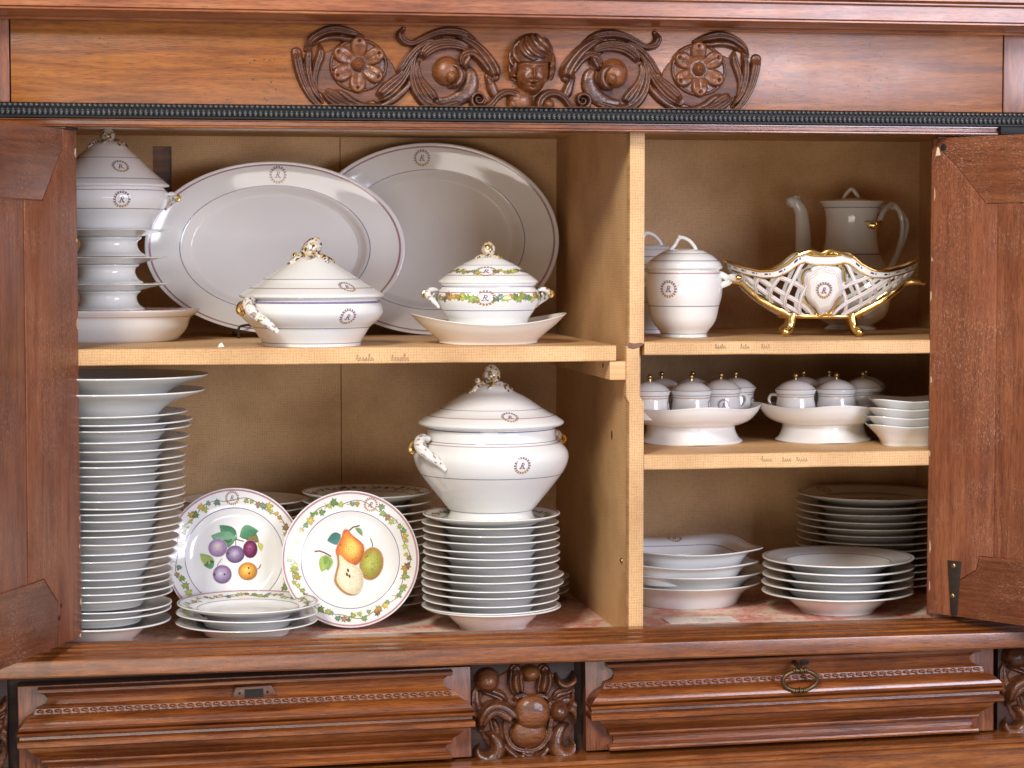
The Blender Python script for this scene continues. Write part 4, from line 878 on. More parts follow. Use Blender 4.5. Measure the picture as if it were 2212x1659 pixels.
# --- left compartment, lower: plate stacks
ys = [777.6+z*.38196 for z in (325, 370, 405, 470, 525, 575, 612, 660, 707, 755, 800, 845, 880, 920, 968, 1005, 1050, 1107, 1150, 1203, 1245, 1290, 1335, 1375, 1435, 1468, 1508)]
xr = [(200+x/1.508)*.576 for x in (765, 794, 780, 775, 750, 750, 745, 742, 744, 747, 746, 744, 738, 726, 718, 709, 700, 698, 690, 668, 664, 665, 668, 668, 664, 658, 655)]
YL, RL = .128, .120; n = len(ys); prev = None; zl = []
for i in range(n-1, -1, -1):
    y, x = ys[i], xr[i]; deep = i >= n-1; R = RL+(.0035 if i < 4 else 0); cx = x-R*scl(210, YL); pr = at(cx, y, YL-R)
    z = pr[2]-(.036 if deep else .0208)
    if i == n-1: z = FL+.0003
    elif prev is not None: z = max(z, prev+(.0205 if i == n-2 else .0088))
    prev = z; zl.append((i, cx, z, R, deep))
nmod = len(zl)+2
M_CHIP = porcelain("worn_gilt_edged_porcelain", (.78, .76, .72))
for i, cx, z, R, deep in zl:
    lab = "white plate, %s from the top in the tall stack beside the left door" % ORD[i+2] if not deep else "white soup plate at the very bottom of the tall stack by the left door"
    o = plate("soup_plate" if deep else "dinner_plate", lab, "plate", (at(cx, 900, YL)[0]+random.uniform(-.002, .002), YL+random.uniform(-.004, .004), z), R, deep, "tall stack of white plates by the left door", rz=random.uniform(0, 6), tilt=(random.uniform(-.011, .011), random.uniform(-.011, .011)))
    if i < 4 and not deep:            # worn gilding on the edge
        d = Decor(); su = platemesh(R, False)[0]; rn = random.Random(i); l = su.at_z(.0207, .3, .6)
        for k in range(160):
            if rn.random() < .45: continue
            a0, a1 = 2*PI*k/160, 2*PI*(k+1)/160; c = (.62, .45, .22) if rn.random() < .7 else (.2, .13, .08)
            d.poly([su.pos(l+dl_, a)+su.nrm(l+dl_, a)*OFF for dl_, a in ((-.0012, a0), (-.0012, a1), (.0010, a1), (.0010, a0))], c)
        d.build("gilt_edge", o, None)
ztop = zl[-1][2]; bw = Surf([(0, .003), (.062, .003), (.066, 0), (.071, 0), (.075, .006), (.088, .020), (.108, .031), (.135, .0400), (.1500, .0455), (.1505, .0470), (.149, .0478), (.134, .0430), (.106, .0345), (.085, .0235), (.070, .0105), (.055, .0085), (0, .0085)], 4)
bme = bw.mesh("bowl_shape", 80); yb = [at(245, 857, YL-.15)[2]-.046, at(245, 822, YL-.15)[2]-.046]
z1 = max(yb[0], ztop+.009); z2 = max(yb[1], z1+.018)
for z, xx, lb in ((z1, 441, "white salad bowl, lower of the two on top of the tall plate stack"), (z2, 449, "white salad bowl with shaded inside, topmost on the tall plate stack")):
    o = link("salad_bowl", bme, M_PORC, None, (at(xx-.15*scl(245, YL), 850, YL)[0], YL+.005, z)); tag(o, lb, "bowl", "salad bowls on the plate stack")

def stack(n, cx, Y, R, ztop, dz, lab, group, cat="plate", deep=False, jit=.0022, topdec=None, x=None, mat=None, zbot=None, wide=()):
    """from the top down; lab is called with the place in the stack"""
    X0 = at(cx, 900, Y)[0] if x is None else x; rn = random.Random(int(cx)); out = []
    for k in range(n):
        z = ztop-k*dz
        if zbot is not None and k == n-1: z = zbot
        RR = R+(.0045 if k in wide else 0)
        dp = deep or (zbot is not None and k == n-1)
        out.append(plate("soup_plate" if dp else "dessert_plate", lab(k), cat, (X0+rn.uniform(-jit, jit)+(.004 if k in wide else 0), Y+rn.uniform(-jit, jit), z), RR, dp, group, mat, rn.uniform(0, 6) if k else 0, (rn.uniform(-.008, .008), rn.uniform(-.008, .008)), topdec if k == 0 else None))
    return out
def vine(seed, crest_at=None, size=.0088, fruit=None):
    def f(d, su):
        R = su.P[:, 0].max(); mp = flatmap(su)
        d.ring(su, su.at_r(.715*R, .5), .0012, (.16, .16, .30)); d.ring(su, su.at_r(.968*R, .5), .0030, (.46, .25, .28))
        garland(d, mp, .845*R, crest_at, seed, size)
        if crest_at is not None: crest(d, flatmap(su, .855*R*math.cos(crest_at), .855*R*math.sin(crest_at), crest_at-PI/2), .0118, False)
        if fruit: fruit(d, mp)
    return f
def lined(crest_at=None):
    def f(d, su):
        R = su.P[:, 0].max(); d.ring(su, su.at_r(.69*R, .5), .0013, BLUE); d.ring(su, su.at_r(.955*R, .5), .0018, PINK); d.ring(su, su.at_r(.985*R, .5), .0012, (.25, .20, .25))
        if crest_at is not None: crest(d, flatmap(su, .85*R*math.cos(crest_at), .85*R*math.sin(crest_at), crest_at-PI/2), .0145)
    return f
# plain plates at the back left
zt = at(523, 1068, .44)[2]-.021; nb_ = int((zt-FL)/.0130)
stack(nb_+1, 523, .44, .112, FL+nb_*.0130, .0130, lambda k: "plain white plate on top of the back stack behind the plum plate" if k == 0 else "plain white plate, %s in the back stack behind the plum plate" % ORD[k], "plain white plates stacked at the back left")
# ivy plates at the back
zt = at(792, 1053, .372)[2]-.021; nb_ = round((zt-FL-.014)/.0142)
stack(nb_+1, 792, .372, .1132, FL+.0145+(nb_-1)*.0142+.0002, .0142, lambda k: "ivy-bordered plate on top of the stack behind the pear plate" if k == 0 else "ivy-bordered plate, %s from the top in the stack behind the pear plate" % ORD[k], "ivy-bordered plates stacked behind the pear plate", topdec=vine(11, R_(215)), zbot=FL+.0002 if False else None)
# three ivy plates in front
zf = at(531, 1326.8, .128-.1152)[2]-.0208
stack(3, 531, .128, .1152, max(zf, FL+.0285), .0142, lambda k: ("ivy-bordered dessert plate on top of the low front stack of three", "middle plate of the low front stack of three ivy plates", "bottom plate of the low front stack of three ivy plates")[k], "low front stack of ivy plates", topdec=vine(5, None, .0092), jit=.002)
# plates under the big tureen
ztt = at(1061, 1110, .150)[2]-.0208; zb_ = FL+.0003; dz = (ztt-(zb_+.0175))/12
stack(14, 1061, .150, .1142, ztt, dz, lambda k: "ivy-bordered plate directly under the big footed tureen" if k == 0 else ("deep white plate at the bottom of the stack under the big tureen" if k == 13 else "white plate, %s below the big footed tureen" % ORD[k]), "plates stacked under the big tureen", topdec=vine(8, None), zbot=zb_, wide=(8, 9))
for k in range(3):
    plate("dessert_plate", "%s of three white plates peeking out behind the stack under the big tureen" % ("top", "middle", "bottom")[k], "plate", (at(1229, 1280, .43)[0]-.1135, .43, FL+.0003+(2-k)*.012), .112, False, "white plates behind the tureen stack")

# the two fruit plates standing on edge
def disc(d, mp, cx, cy, rx, ry, rot, stops, hl=(-.25, .3), seg=32, taper=0.):
    """painted fruit: rings from the highlight outwards, colours of the paint"""
    c, s = math.cos(rot), math.sin(rot); rings = len(stops); o = len(d.V)
    for i, col in enumerate(stops):
        q = i/(rings-1)
        for k in range(seg):
            a = 2*PI*k/seg; yy = q*math.sin(a)+hl[1]*(1-q); u_ = max(0, min(1, (yy+.15)/1.0)); m = 1-taper*u_*u_*(3-2*u_); x = rx*(q*math.cos(a)*m+hl[0]*(1-q)); y = ry*yy
            d.V.append(mp(cx+c*x-s*y, cy+s*x+c*y, .00015)); sh = 1-.28*max(0, math.cos(a+PI*.28))*q; d.C.append(tuple(v*sh for v in col))
    if rx > .006:
        for k in range(seg):
            a = 2*PI*k/seg; yy = math.sin(a)*1.07; u_ = max(0, min(1, (yy+.15)/1.0)); x = rx*1.07*math.cos(a)*(1-taper*u_*u_*(3-2*u_)); y = ry*yy
            d.V.append(mp(cx+c*x-s*y, cy+s*x+c*y, .00012)); d.C.append(tuple(v*.35+.46 for v in d.C[o+(rings-1)*seg+k]))
        rings += 1
    for i in range(rings-1):
        for k in range(seg): k2 = (k+1) % seg; d.F.append((o+i*seg+k, o+(i+1)*seg+k, o+(i+1)*seg+k2, o+i*seg+k2))
def pleaf(d, mp, x, y, L, w_, rot, c1, c2):
    c, s = math.cos(rot), math.sin(rot); o = len(d.V); n = 9
    for i in range(n):
        u = i/(n-1); h = w_*math.sin(PI*u)**.8*(1.15-.5*u); bend = .12*L*math.sin(PI*u)
        for v, col in ((h, c1), (0, tuple(q*1.25 for q in c2)), (-h, c2)):
            X, Y_ = u*L, v*.5+bend; d.V.append(mp(x+c*X-s*Y_, y+s*X+c*Y_, .00012)); d.C.append(col)
    for i in range(n-1):
        for k in range(2): a = o+i*3+k; d.F.append((a, a+1, a+4, a+3))
BR = (.20, .085, .03)
def plums(d, mp):
    k = .2286/300*.98; P = lambda x, y: ((x-507)*k, (1205-y)*k*1.0); z = lambda x, y: P((640+x/2.304)*.576, (1800+y/2.304)*.576)
    m = .25*k
    GT, GD, GY = (.16, .33, .20), (.07, .20, .10), (.42, .45, .10)
    def L(x0, y0, x1, y1, w_, a, b): p, q = z(x0, y0), z(x1, y1); pleaf(d, mp, p[0], p[1], math.dist(p, q), w_*m, math.atan2(q[1]-p[1], q[0]-p[0]), a, b)
    L(575, 500, 345, 480, 175, GD, GT); L(575, 470, 420, 385, 130, GT, GD); L(545, 470, 420, 520, 90, GY, (.25, .32, .08)); L(600, 490, 770, 440, 140, GT, GD); L(640, 480, 775, 545, 110, GD, (.20, .14, .05)); L(770, 545, 790, 625, 50, (.6, .45, .1), GY)
    L(375, 715, 245, 640, 100, GY, (.28, .36, .12)); L(375, 715, 280, 745, 90, GT, GD)
    d.ribbon(mp, [z(490, 525), z(560, 512), z(640, 535)], .0020, BR); d.ribbon(mp, [z(575, 515), z(572, 470), z(560, 440)], .0012, (.2, .25, .1)); d.ribbon(mp, [z(565, 520), z(566, 590)], .0012, BR); d.ribbon(mp, [z(440, 690), z(405, 740), z(398, 780)], .0012, (.3, .22, .12))
    PL = [(.62, .52, .62), (.42, .32, .46), (.27, .17, .30), (.17, .09, .19)]; PD = [(.42, .16, .26), (.28, .06, .15), (.17, .03, .09), (.10, .02, .06)]
    disc(d, mp, *z(695, 605), 62*m, 78*m, 0, PD, (-.1, .2)); disc(d, mp, *z(405, 590), 80*m, 78*m, 0, [(.72, .62, .42), (.55, .44, .52), (.38, .27, .42), (.30, .18, .33)], (-.1, .25)); disc(d, mp, *z(560, 650), 80*m, 76*m, 0, [(.50, .44, .55), (.36, .29, .42), (.23, .16, .28), (.13, .08, .16)], (-.1, .1))
    disc(d, mp, *z(445, 830), 80*m, 80*m, 0, [(.66, .6, .66), (.47, .41, .52), (.33, .24, .38), (.21, .11, .24)], (-.25, .15)); disc(d, mp, *z(672, 805), 82*m, 78*m, 0, [(.85, .62, .18), (.80, .48, .09), (.66, .32, .05), (.45, .19, .05)], (-.2, .2))
    d.ribbon(mp, [z(740, 800), z(775, 775), z(790, 745)], .0016, BR)
    for a, b in ((495, 640), (690, 600), (375, 830), (465, 830), (680, 775), (685, 825)): disc(d, lambda x, y, l=0: mp(x, y, .0003), *z(a, b), 8*m, 9*m, 0, [(.12, .03, .06)]*2)
def pears(d, mp):
    k = .229/296; z = lambda x, y: (((640+x/2.304)*.576-758)*k, (1212-(1800+y/2.304)*.576)*k); m = .25*k
    def L(x0, y0, x1, y1, w_, a, b): p, q = z(x0, y0), z(x1, y1); pleaf(d, mp, p[0], p[1], math.dist(p, q), w_*m, math.atan2(q[1]-p[1], q[0]-p[0]), a, b)
    L(1478, 478, 1362, 530, 120, (.10, .25, .22), (.06, .16, .14)); L(1605, 420, 1665, 495, 44, (.22, .30, .14), (.16, .25, .1)); L(1332, 655, 1310, 800, 110, (.20, .36, .10), (.32, .42, .10)); L(1345, 655, 1365, 790, 90, (.36, .45, .12), (.18, .3, .08))
    GR = [(.50, .50, .12), (.44, .46, .10), (.36, .34, .06), (.40, .20, .05)]
    disc(d, mp, *z(1740, 735), 98*m, 138*m, R_(-12), GR, (-.15, .1)); d.ribbon(mp, [z(1748, 625), z(1752, 565), z(1735, 515)], .0016, BR)
    disc(d, mp, *z(1552, 592), 122*m, 158*m, R_(12), [(.82, .66, .18), (.82, .54, .12), (.76, .29, .06), (.56, .13, .04)], (.28, -.1), taper=.58)
    d.ribbon(mp, [z(1545, 450), z(1585, 415), z(1642, 402)], .0024, BR)
    disc(d, mp, *z(1528, 828), 122*m, 182*m, R_(24), [(.36, .22, .06), (.50, .36, .10), (.45, .28, .08), (.40, .2, .06)], (0, -.2), taper=.72)
    disc(d, lambda x, y, l=0: mp(x, y, .0003), *z(1540, 822), 110*m, 172*m, R_(24), [(.80, .68, .44), (.82, .73, .50), (.84, .76, .54), (.72, .62, .36)], (0, -.2), taper=.74)
    d.ribbon(lambda x, y, l=0: mp(x, y, .0004), [z(1395, 668), z(1340, 635), z(1295, 618), z(1252, 622)], .0022, BR)
    for a, b in ((1538, 790), (1528, 825), (1550, 840)): disc(d, lambda x, y, l=0: mp(x, y, .0005), *z(a, b), 9*m, 16*m, .3, [(.15, .05, .03)]*2)
    rn = random.Random(2)
    for _ in range(22):
        a, b = rn.uniform(1470, 1640), rn.uniform(560, 720); disc(d, lambda x, y, l=0: mp(x, y, .0003), *z(a, b), 4*m, 4*m, 0, [(.38, .16, .05)]*2, seg=8)
    for _ in range(16): disc(d, lambda x, y, l=0: mp(x, y, .0003), *z(rn.uniform(1690, 1800), rn.uniform(660, 800)), 5*m, 4*m, 0, [(.12, .25, .10)]*2, seg=8)
    for a, b in ((1690, 678), (1705, 668)): disc(d, lambda x, y, l=0: mp(x, y, .0003), *z(a, b), 8*m, 8*m, 0, [(.45, .12, .03)]*2)
def standing(label, cx, cy, Y, R, lean, crest_at, seed, fruit):
    p = at(cx, cy, Y); yaw = 0.0
    t = plate("fruit_plate", label, "plate", (p[0], p[1]+.006, p[2]), R, False, "fruit plates standing on edge", tilt=(PI/2-lean, 0), decor=vine(seed, crest_at, .0098, fruit)); t.rotation_euler[2] = R_(-4); return t
standing("plate painted with plums, standing on edge beside the tall plate stack", 507, 1205, .262, .1148, R_(15), R_(92), 21, plums)
standing("plate painted with pears, standing on edge in front of the back ivy stack", 757, 1212, .205, .1146, R_(15), R_(69), 33, pears)

# big footed tureen
CXG, YG = 1061, .150
zt = ztt+.0072
t, sb, sl, b, l = covered("soup_tureen", "big round footed soup tureen with crest, standing on the stack of ivy plates", "tureen", CXG, YG, 1131,
    [(0, 1128), (96, 1128), (99, 1131), (100, 1130), (98.5, 1126), (94, 1119), (90, 1110), (89.5, 1104), (93, 1101), (104, 1088), (127, 1060), (146, 1036), (159, 1017), (166, 1001), (168.5, 986), (164, 972), (151, 959), (142, 954), (140, 947), (139, 938), (138.5, 930), (138, 922)],
    [(137, 925), (150, 922), (157, 918), (158, 914), (156, 911), (141, 901), (125, 893), (112, 885), (97, 875), (82, 865), (66, 856), (50, 848.5), (38, 840), (28, 835), (12, 832), (0, 832)], zbase=zt)
d = Decor(); Z = lambda y: zpx(CXG, YG, y, 1131)
for y, w_, c in ((1024, .0012, BLUE), (1102, .0012, BLUE), (957, .0020, PINK), (952, .0010, BLUE), (927, .0016, BLUE)): d.ring(sb, sb.at_z(Z(y), .25, .96), w_, c)
d.ring(sl, sl.at_z(Z(884), .3), .0010, BLUE); d.ring(sl, sl.at_z(Z(907.5), .25), .0020, (.45, .28, .28))
side_crest(d, t, sb, Z(995), 0, 66, CXG, YG, .0145, .3, .93); side_crest(d, t, sl, Z(896), 0, 40, CXG, YG, .0145, .25); d.build("painted_decoration", t)
finial(l, Z(812), .0150, leafr=.030, bud=True, su=sl); shell_handle(t, sb, Z(962), R_(-152), .036, M_GILTW); shell_handle(t, sb, Z(962), R_(28), .030, M_GILTW)

# --- right compartment, upper shelf
CXP, YP = 1477, .195
def sugar(label, cx, Y, hasdec):
    t, sb, sl, b, l = covered("sugar_pot", label, "covered pot", cx, Y, 729, [(0, 727), (48, 727), (50.5, 729), (51, 726), (49.5, 722), (54, 714), (63, 703), (70.5, 688), (76, 662), (81, 644), (83, 622), (83, 606), (80, 596), (77, 588), (76, 582)],
        [(75, 584), (80, 582.5), (82.5, 580), (83, 577), (81, 574), (78, 568), (64, 555), (50, 547), (43, 543), (30, 540), (12, 538), (0, 538)], mat=M_PORC, zbase=R1, group="covered porcelain pots")
    Z = lambda y: zpx(cx, Y, y, 729); d = Decor()
    d.ring(sb, sb.at_z(Z(661), .2), .0013, BLUE); d.ring(sb, sb.at_z(Z(591), .3, .95), .0022, PINK); d.ring(sl, sl.at_z(Z(572), .25), .0018, (.26, .22, .30)); d.ring(sl, sl.at_z(Z(549), .3), .0010, BLUE); d.ring(sb, sb.at_z(Z(721), .1), .001, BLUE)
    side_crest(d, t, sb, Z(624), 0, -33, cx, Y, .0148, .3, .9); d.build("painted_decoration", t)
    mb = MB(); mb.tube(cr([(-.024, 0, Z(541)), (-.016, 0, Z(530)), (-.010, 0, Z(517)), (-.003, 0, Z(514)), (.009, 0, Z(521)), (.017, 0, Z(532)), (.021, 0, Z(541))], 5), .0032, 8); mb.build("knob", M_PORC, l)
    MB().ball((-.009, -.001, Z(513)), .0034).build("knob_tip", M_GILTW, l)
    for phi in (-22, 158):
        h = MB().tube(cr(polar(R_(phi), [(.060, 0, Z(592)), (.074, .0, Z(602)), (.076, .0, Z(610)), (.066, 0, Z(616)), (.058, 0, Z(620))]), 4), [.0055]*17, 8); h.tube(cr(polar(R_(phi), [(.072, 0, Z(602)), (.082, -.006, Z(599)), (.092, -.018, Z(603)), (.096, -.030, Z(599))]), 4), [.005]*4+[.006]*5+[.0055]*2+[.003]*2, 8); h = h.build("handle", M_PORC, t)
        MB().ball(polar(R_(phi), [(.096, -.030, Z(600))])[0], (.006, .006, .0045)).build("handle_tip", M_GOLD, h)
    return t
sugar("round covered pot with crest and twig knob, in front beside the divider", CXP, YP, True); sugar("second covered pot half hidden behind the divider and the crested pot", 1404, .40, True)

# coffee pot
CXC, YC = 1837, .48; YB2 = 714
p = at(CXC, YB2, YC); t = thing("coffee_pot", "tall white coffee pot with long spout and gilt handle behind the pierced basket", "coffee pot", (p[0], YC, R1)); Z = lambda y: zpx(CXC, YC, y, YB2); s_ = scl(CXC, YC); q = .21352
F_ = lambda pts: [(hw*q/s_, Z((680+zy/2.6976)*.576)) for hw, zy in pts]
su = Surf(F_([(0, 1500), (246, 1500), (262, 1508), (262, 1495), (235, 1470), (222, 1452), (255, 1440), (330, 1390), (378, 1310), (398, 1200), (396, 1080), (380, 960), (352, 860), (318, 790), (292, 745), (276, 690), (262, 600), (256, 520), (254, 450), (260, 350), (276, 285), (304, 240), (322, 218), (320, 208), (306, 212), (290, 235)]), 4); su.wall = (0, 1)
link("pot_body", su.mesh("pot_body"), M_CREAM, t)
l = link("lid", Surf(F_([(298, 216), (262, 206), (205, 200), (150, 188), (80, 180), (0, 177)]), 4).mesh("lid", 48), M_CREAM, t); X = lambda zx: (zx-1375)*q/s_
MB().tube(cr([(X(1290), 0, Z(718-.0)) if False else (X(1292), 0, Z(442)), (X(1288), 0, Z(432)), (X(1325), 0, Z(419)), (X(1375), 0, Z(410)), (X(1420), 0, Z(419)), (X(1452), 0, Z(430))], 5), .0035, 8).build("lid_knob", M_CREAM, l)
yz = lambda zy: Z((680+zy/2.6976)*.576)
sp = cr([(X(1000), 0, yz(1120)), (X(930), 0, yz(900)), (X(880), 0, yz(720)), (X(868), 0, yz(520)), (X(852), 0, yz(340)), (X(815), 0, yz(255)), (X(765), 0, yz(215)), (X(722), -.0, yz(232))], 6)
k_ = len(sp); o = MB().tube(sp, [0.0180-.0080*min(1, i/(k_-9)) for i in range(k_)], 12).build("spout", M_CREAM, t)
MB().tube(cr([(X(715), 0, yz(240)), (X(745), 0, yz(205)), (X(790), 0, yz(182)), (X(828), 0, yz(178))], 4), [.004]*4+[.006]*6+[.004]*3, 8).build("spout_lip", M_GILTW, o)
h = MB().tube(cr([(X(1440), -.058, yz(440)), (X(1500), -.062, yz(465)), (X(1570), -.050, yz(425)), (X(1640), -.035, yz(330)), (X(1730), -.018, yz(255)), (X(1800), -.006, yz(240)), (X(1880), 0, yz(310)), (X(1915), 0, yz(450)), (X(1900), .0, yz(600)), (X(1850), 0, yz(760)), (X(1760), 0, yz(900))], 6), .0048, 9)
h = h.build("handle", M_CREAM, t); MB().tube(cr([(X(1640), .055, yz(420)), (X(1700), .045, yz(330)), (X(1800), .03, yz(260)), (X(1920), .02, yz(300)), (X(1985), .012, yz(420)), (X(1960), .008, yz(560)), (X(1880), .004, yz(740)), (X(1800), 0, yz(880))], 6), .0042, 9).build("handle_strand", M_CREAM, h)
MB().tube(cr([(X(1430), -.056, yz(425)), (X(1460), -.060, yz(455)), (X(1520), -.0625, yz(462)), (X(1580), -.052, yz(430))], 5), [.003]*4+[.006]*8+[.0052]*4, 9).build("handle_tip", M_GOLD, h); MB().ball((X(1525), -.0640, yz(440)), (.005, .004, .006)).build("handle_tip", M_GOLD, h)
d = Decor(); d.ring(su, su.at_z(yz(745), .3, .9), .0020, BLUE); d.ring(su, su.at_z(yz(275), .6), .0016, BLUE); d.ring(su, su.at_z(yz(1502), .0, .2), .001, BLUE); d.build("painted_decoration", t)

# pierced basket
CXK, YK = 1772, .215; sk = scl(CXK, YK); p = at(CXK, 728, YK)
t = thing("pierced_basket", "pierced lattice porcelain basket with gilt rim and legs and a crest medallion", "basket", (p[0], YK, R1), None, R_(-13))
AK, BK = .1640, .0860
zr_x = [0, .14, .20, .27, .36, .48, .62, .80, .92, 1.]; zr_y = [.1375, .1385, .1430, .1390, .1245, .1130, .1115, .1190, .1260, .1285]
def bpos(u, phi, out=0.):
    c, s = math.cos(phi), math.sin(phi); zt_ = np.interp(abs(c), zr_x, zr_y); z = .0345+u*(zt_-.0345)
    f = float(np.interp(u, [0, .12, .30, .52, .75, 1.0], [.42, .54, .70, .83, .925, 1.0])); fb = float(np.interp(u, [0, .3, .6, 1], [.50, .72, .88, 1]))
    k = (abs(c)**2.3+abs(s)**2.3)**(-1/2.3); return Vector(((AK*f+out)*c*k, (BK*fb+out)*s*k, z))
NST = 13
def strip(half, k, dirn, half_w=.0030):
    a0 = (-PI if half < 0 else 0)+PI*(k+.5)/NST; us = np.linspace(0, .93, 9); return [bpos(u, a0+dirn*(u-.45)*.62, .0008*dirn) for u in us]
for half in (-1, 1):
    for k in range(NST):
        for dirn in (1, -1):
            pth = strip(half, k, dirn); mid = math.atan2(pth[4].y/BK, pth[4].x/AK)
            if min(abs(abs(mid)-PI/2), 9) < .14: continue
            b = MB(); o_ = len(b.V)
            V = []; F = []
            for i, v in enumerate(pth):
                tg = (pth[min(i+1, 8)]-pth[max(i-1, 0)]).normalized(); nn = Vector((v.x/AK**2, v.y/BK**2, -.3/AK)).normalized(); sd = tg.cross(nn).normalized()
                V += [v+sd*.0033-nn*.0012, v+sd*.0030+nn*.0012, v+nn*.0019, v-sd*.0030+nn*.0012, v-sd*.0033-nn*.0012]
            for i in range(8):
                for j in range(5): a, b_ = i*5+j, i*5+(j+1) % 5; F.append((a, b_, b_+5, a+5))
            o = b.add(V, F).build("lattice_strip", M_PORC, t, angle=50)
            if half < 0:
                d = Decor()
                for q_ in (-.0017, .0017):
                    L = len(d.V)
                    for i, v in enumerate(pth):
                        tg = (pth[min(i+1, 8)]-pth[max(i-1, 0)]).normalized(); nn = Vector((v.x/AK**2, v.y/BK**2, -.3/AK)).normalized(); sd = tg.cross(nn).normalized()
                        d.V += [v+sd*(q_-.0003)+nn*.0020, v+sd*(q_+.0003)+nn*.0020]; d.C += [(.52, .26, .28)]*2
                    for i in range(8): d.F.append((L+2*i, L+2*i+1, L+2*i+3, L+2*i+2))
                d.build("painted_line", o)
ph = np.linspace(0, 2*PI, 120, endpoint=False)
V = []; F = []
for i, a in enumerate(ph): V += [bpos(.86, a, .0006), bpos(.86, a, .0030), bpos(1.0, a, .0034), bpos(1.0, a, .0004)]
for i in range(120):
    j = (i+1) % 120
    for k in range(4): k2 = (k+1) % 4; F.append((i*4+k, j*4+k, j*4+k2, i*4+k2))
rim = MB().add(V, F).build("rim_band", M_PORC, t, angle=50)
MB().tube([bpos(1.0, a, .0018) for a in ph], .0028, 9, closed=True).build("gilt_edge", M_GOLD, rim); MB().tube([bpos(.855, a, .0020) for a in ph], .0018, 7, closed=True).build("gilt_edge", M_GOLD, rim)
d = Decor()
for i, a in enumerate(ph):
    if abs(abs(a-PI)-PI/2) < .22 and a > PI: continue
    if i % 3 == 2: continue
    a0, a1 = a+.003, a+(.040 if i % 3 == 0 else .016); d.poly([bpos(u, q_, .0036) for u, q_ in ((.912, a0), (.912, a1), (.945, a1), (.945, a0))], (.05, .05, .20) if i % 2 else (.04, .03, .05))
d.build("painted_dashes", rim)
MB().tube([bpos(.0, a, .002) for a in ph], .0040, 9, closed=True).build("gilt_base", M_GOLD, t)
V = [bpos(.0, a) for a in ph]; F = [tuple(range(120))]; V2 = [v+Vector((0, 0, -.004)) for v in V]; MB().add(V+V2, F+[tuple(range(239, 119, -1))]).build("basket_floor", M_PORC, t, False)
for sx_ in (-1, 1):
    for sy_ in (-1, 1):
        phi = math.atan2(sy_*.80, sx_*.72); v0 = bpos(.0, phi, .003); e = Vector((math.cos(phi)*.8, math.sin(phi)*.6, 0))
        b = MB().tube(cr([v0+Vector((0, 0, .004)), v0+e*.004+Vector((0, 0, -.010)), v0+e*.012+Vector((0, 0, -.022)), v0+e*.030+Vector((0, 0, -.0290))], 5), [.0092, .0092, .0090, .0086, .0082, .0078, .0074, .0072, .0070, .0070, .0072, .0074, .0076, .0076, .0072, .0050], 10)
        lg = b.build("leg", M_GOLD, t)
        rb = [bpos(u, phi+(PI*.0 if True else 0)+(.62*u if sx_*sy_ < 0 else -.62*u), .0050) for u in np.linspace(.0, .62, 12)]; tip = rb[-1]; ex_ = Vector((math.copysign(1, tip.x), 0, 0))
        rb += [tip+ex_*.012+Vector((0, 0, .003)), tip+ex_*.026+Vector((0, 0, .004)), tip+ex_*.036+Vector((0, 0, .001))]
        MB().tube(rb, [.0062]*6+[.0074]+[.0056]*5+[.0052, .0060, .0045], 9).build("gilt_branch", M_GOLD, lg)
for sgn in (-1, 1):
    phi = sgn*PI/2
    def med(s_, t_, lift=0, sgn=sgn):
        z = .0800+t_; u = (z-.0345)/(.137-.0345); v = bpos(max(0, min(1, u)), sgn*PI/2+(s_/BK*.62)*(1 if sgn < 0 else -1)*1.0); n = Vector((v.x/AK**2, v.y/BK**2, 0)).normalized(); return v+n*(.0042+lift)
    edge = lambda a: 1+.055*math.cos(7*a+.3); V = []; F = []; sg = 56
    for i in range(7):
        for k in range(sg): a = 2*PI*k/sg; r = (.0365 if i else .0375)*(1-i/6)*edge(a); V.append(med(r*math.cos(a)*.97, r*math.sin(a)*1.18, -.006 if i == 0 else .002*(1-(1-i/6)**2)))
    for i in range(6):
        for k in range(sg): k2 = (k+1) % sg; f = (i*sg+k, i*sg+k2, (i+1)*sg+k2, (i+1)*sg+k); F.append(f if sgn < 0 else f[::-1])
    mdl = MB().add(V, F).build("medallion", M_PORC, t, angle=60)
    d = Decor()
    for q_, c in ((.80, (.55, .24, .26)), (.88, (.35, .27, .38)), (.72, (.6, .4, .12))):
        L = len(d.V)
        for k in range(sg):
            a = 2*PI*k/sg
            for e in (-.006, .006): r = .0365*(q_+e)*edge(a)*(1+.02*math.cos(14*a)); d.V.append(med(r*math.cos(a)*.97, r*math.sin(a)*1.18, .0026)); d.C.append(c)
        for k in range(sg): a, b_ = L+2*k, L+2*((k+1) % sg); d.F.append((a, b_, b_+1, a+1))
    crest(d, lambda s_, t_, l=0: med(s_, t_-.001, .0030), .0140); d.build("painted_decoration", mdl)
    for a0, a1 in ((.3, 1.0), (2.2, 2.95), (3.4, 6.0)): MB().tube([med(.0375*math.cos(a)*edge(a), .0375*math.sin(a)*1.18*edge(a), .0) for a in np.linspace(a0, a1, 14)], .0022, 7).build("gilt_scroll", M_GOLD, mdl)
    MB().tube(cr([bpos(.99, phi-.26, .004), bpos(1.06, phi-.14, .004), bpos(1.03, phi-.04, .004), bpos(1.08, phi+.05, .004), bpos(1.03, phi+.15, .004), bpos(.98, phi+.28, .004)], 5), .0032, 8).build("gilt_scroll", M_GOLD, mdl)

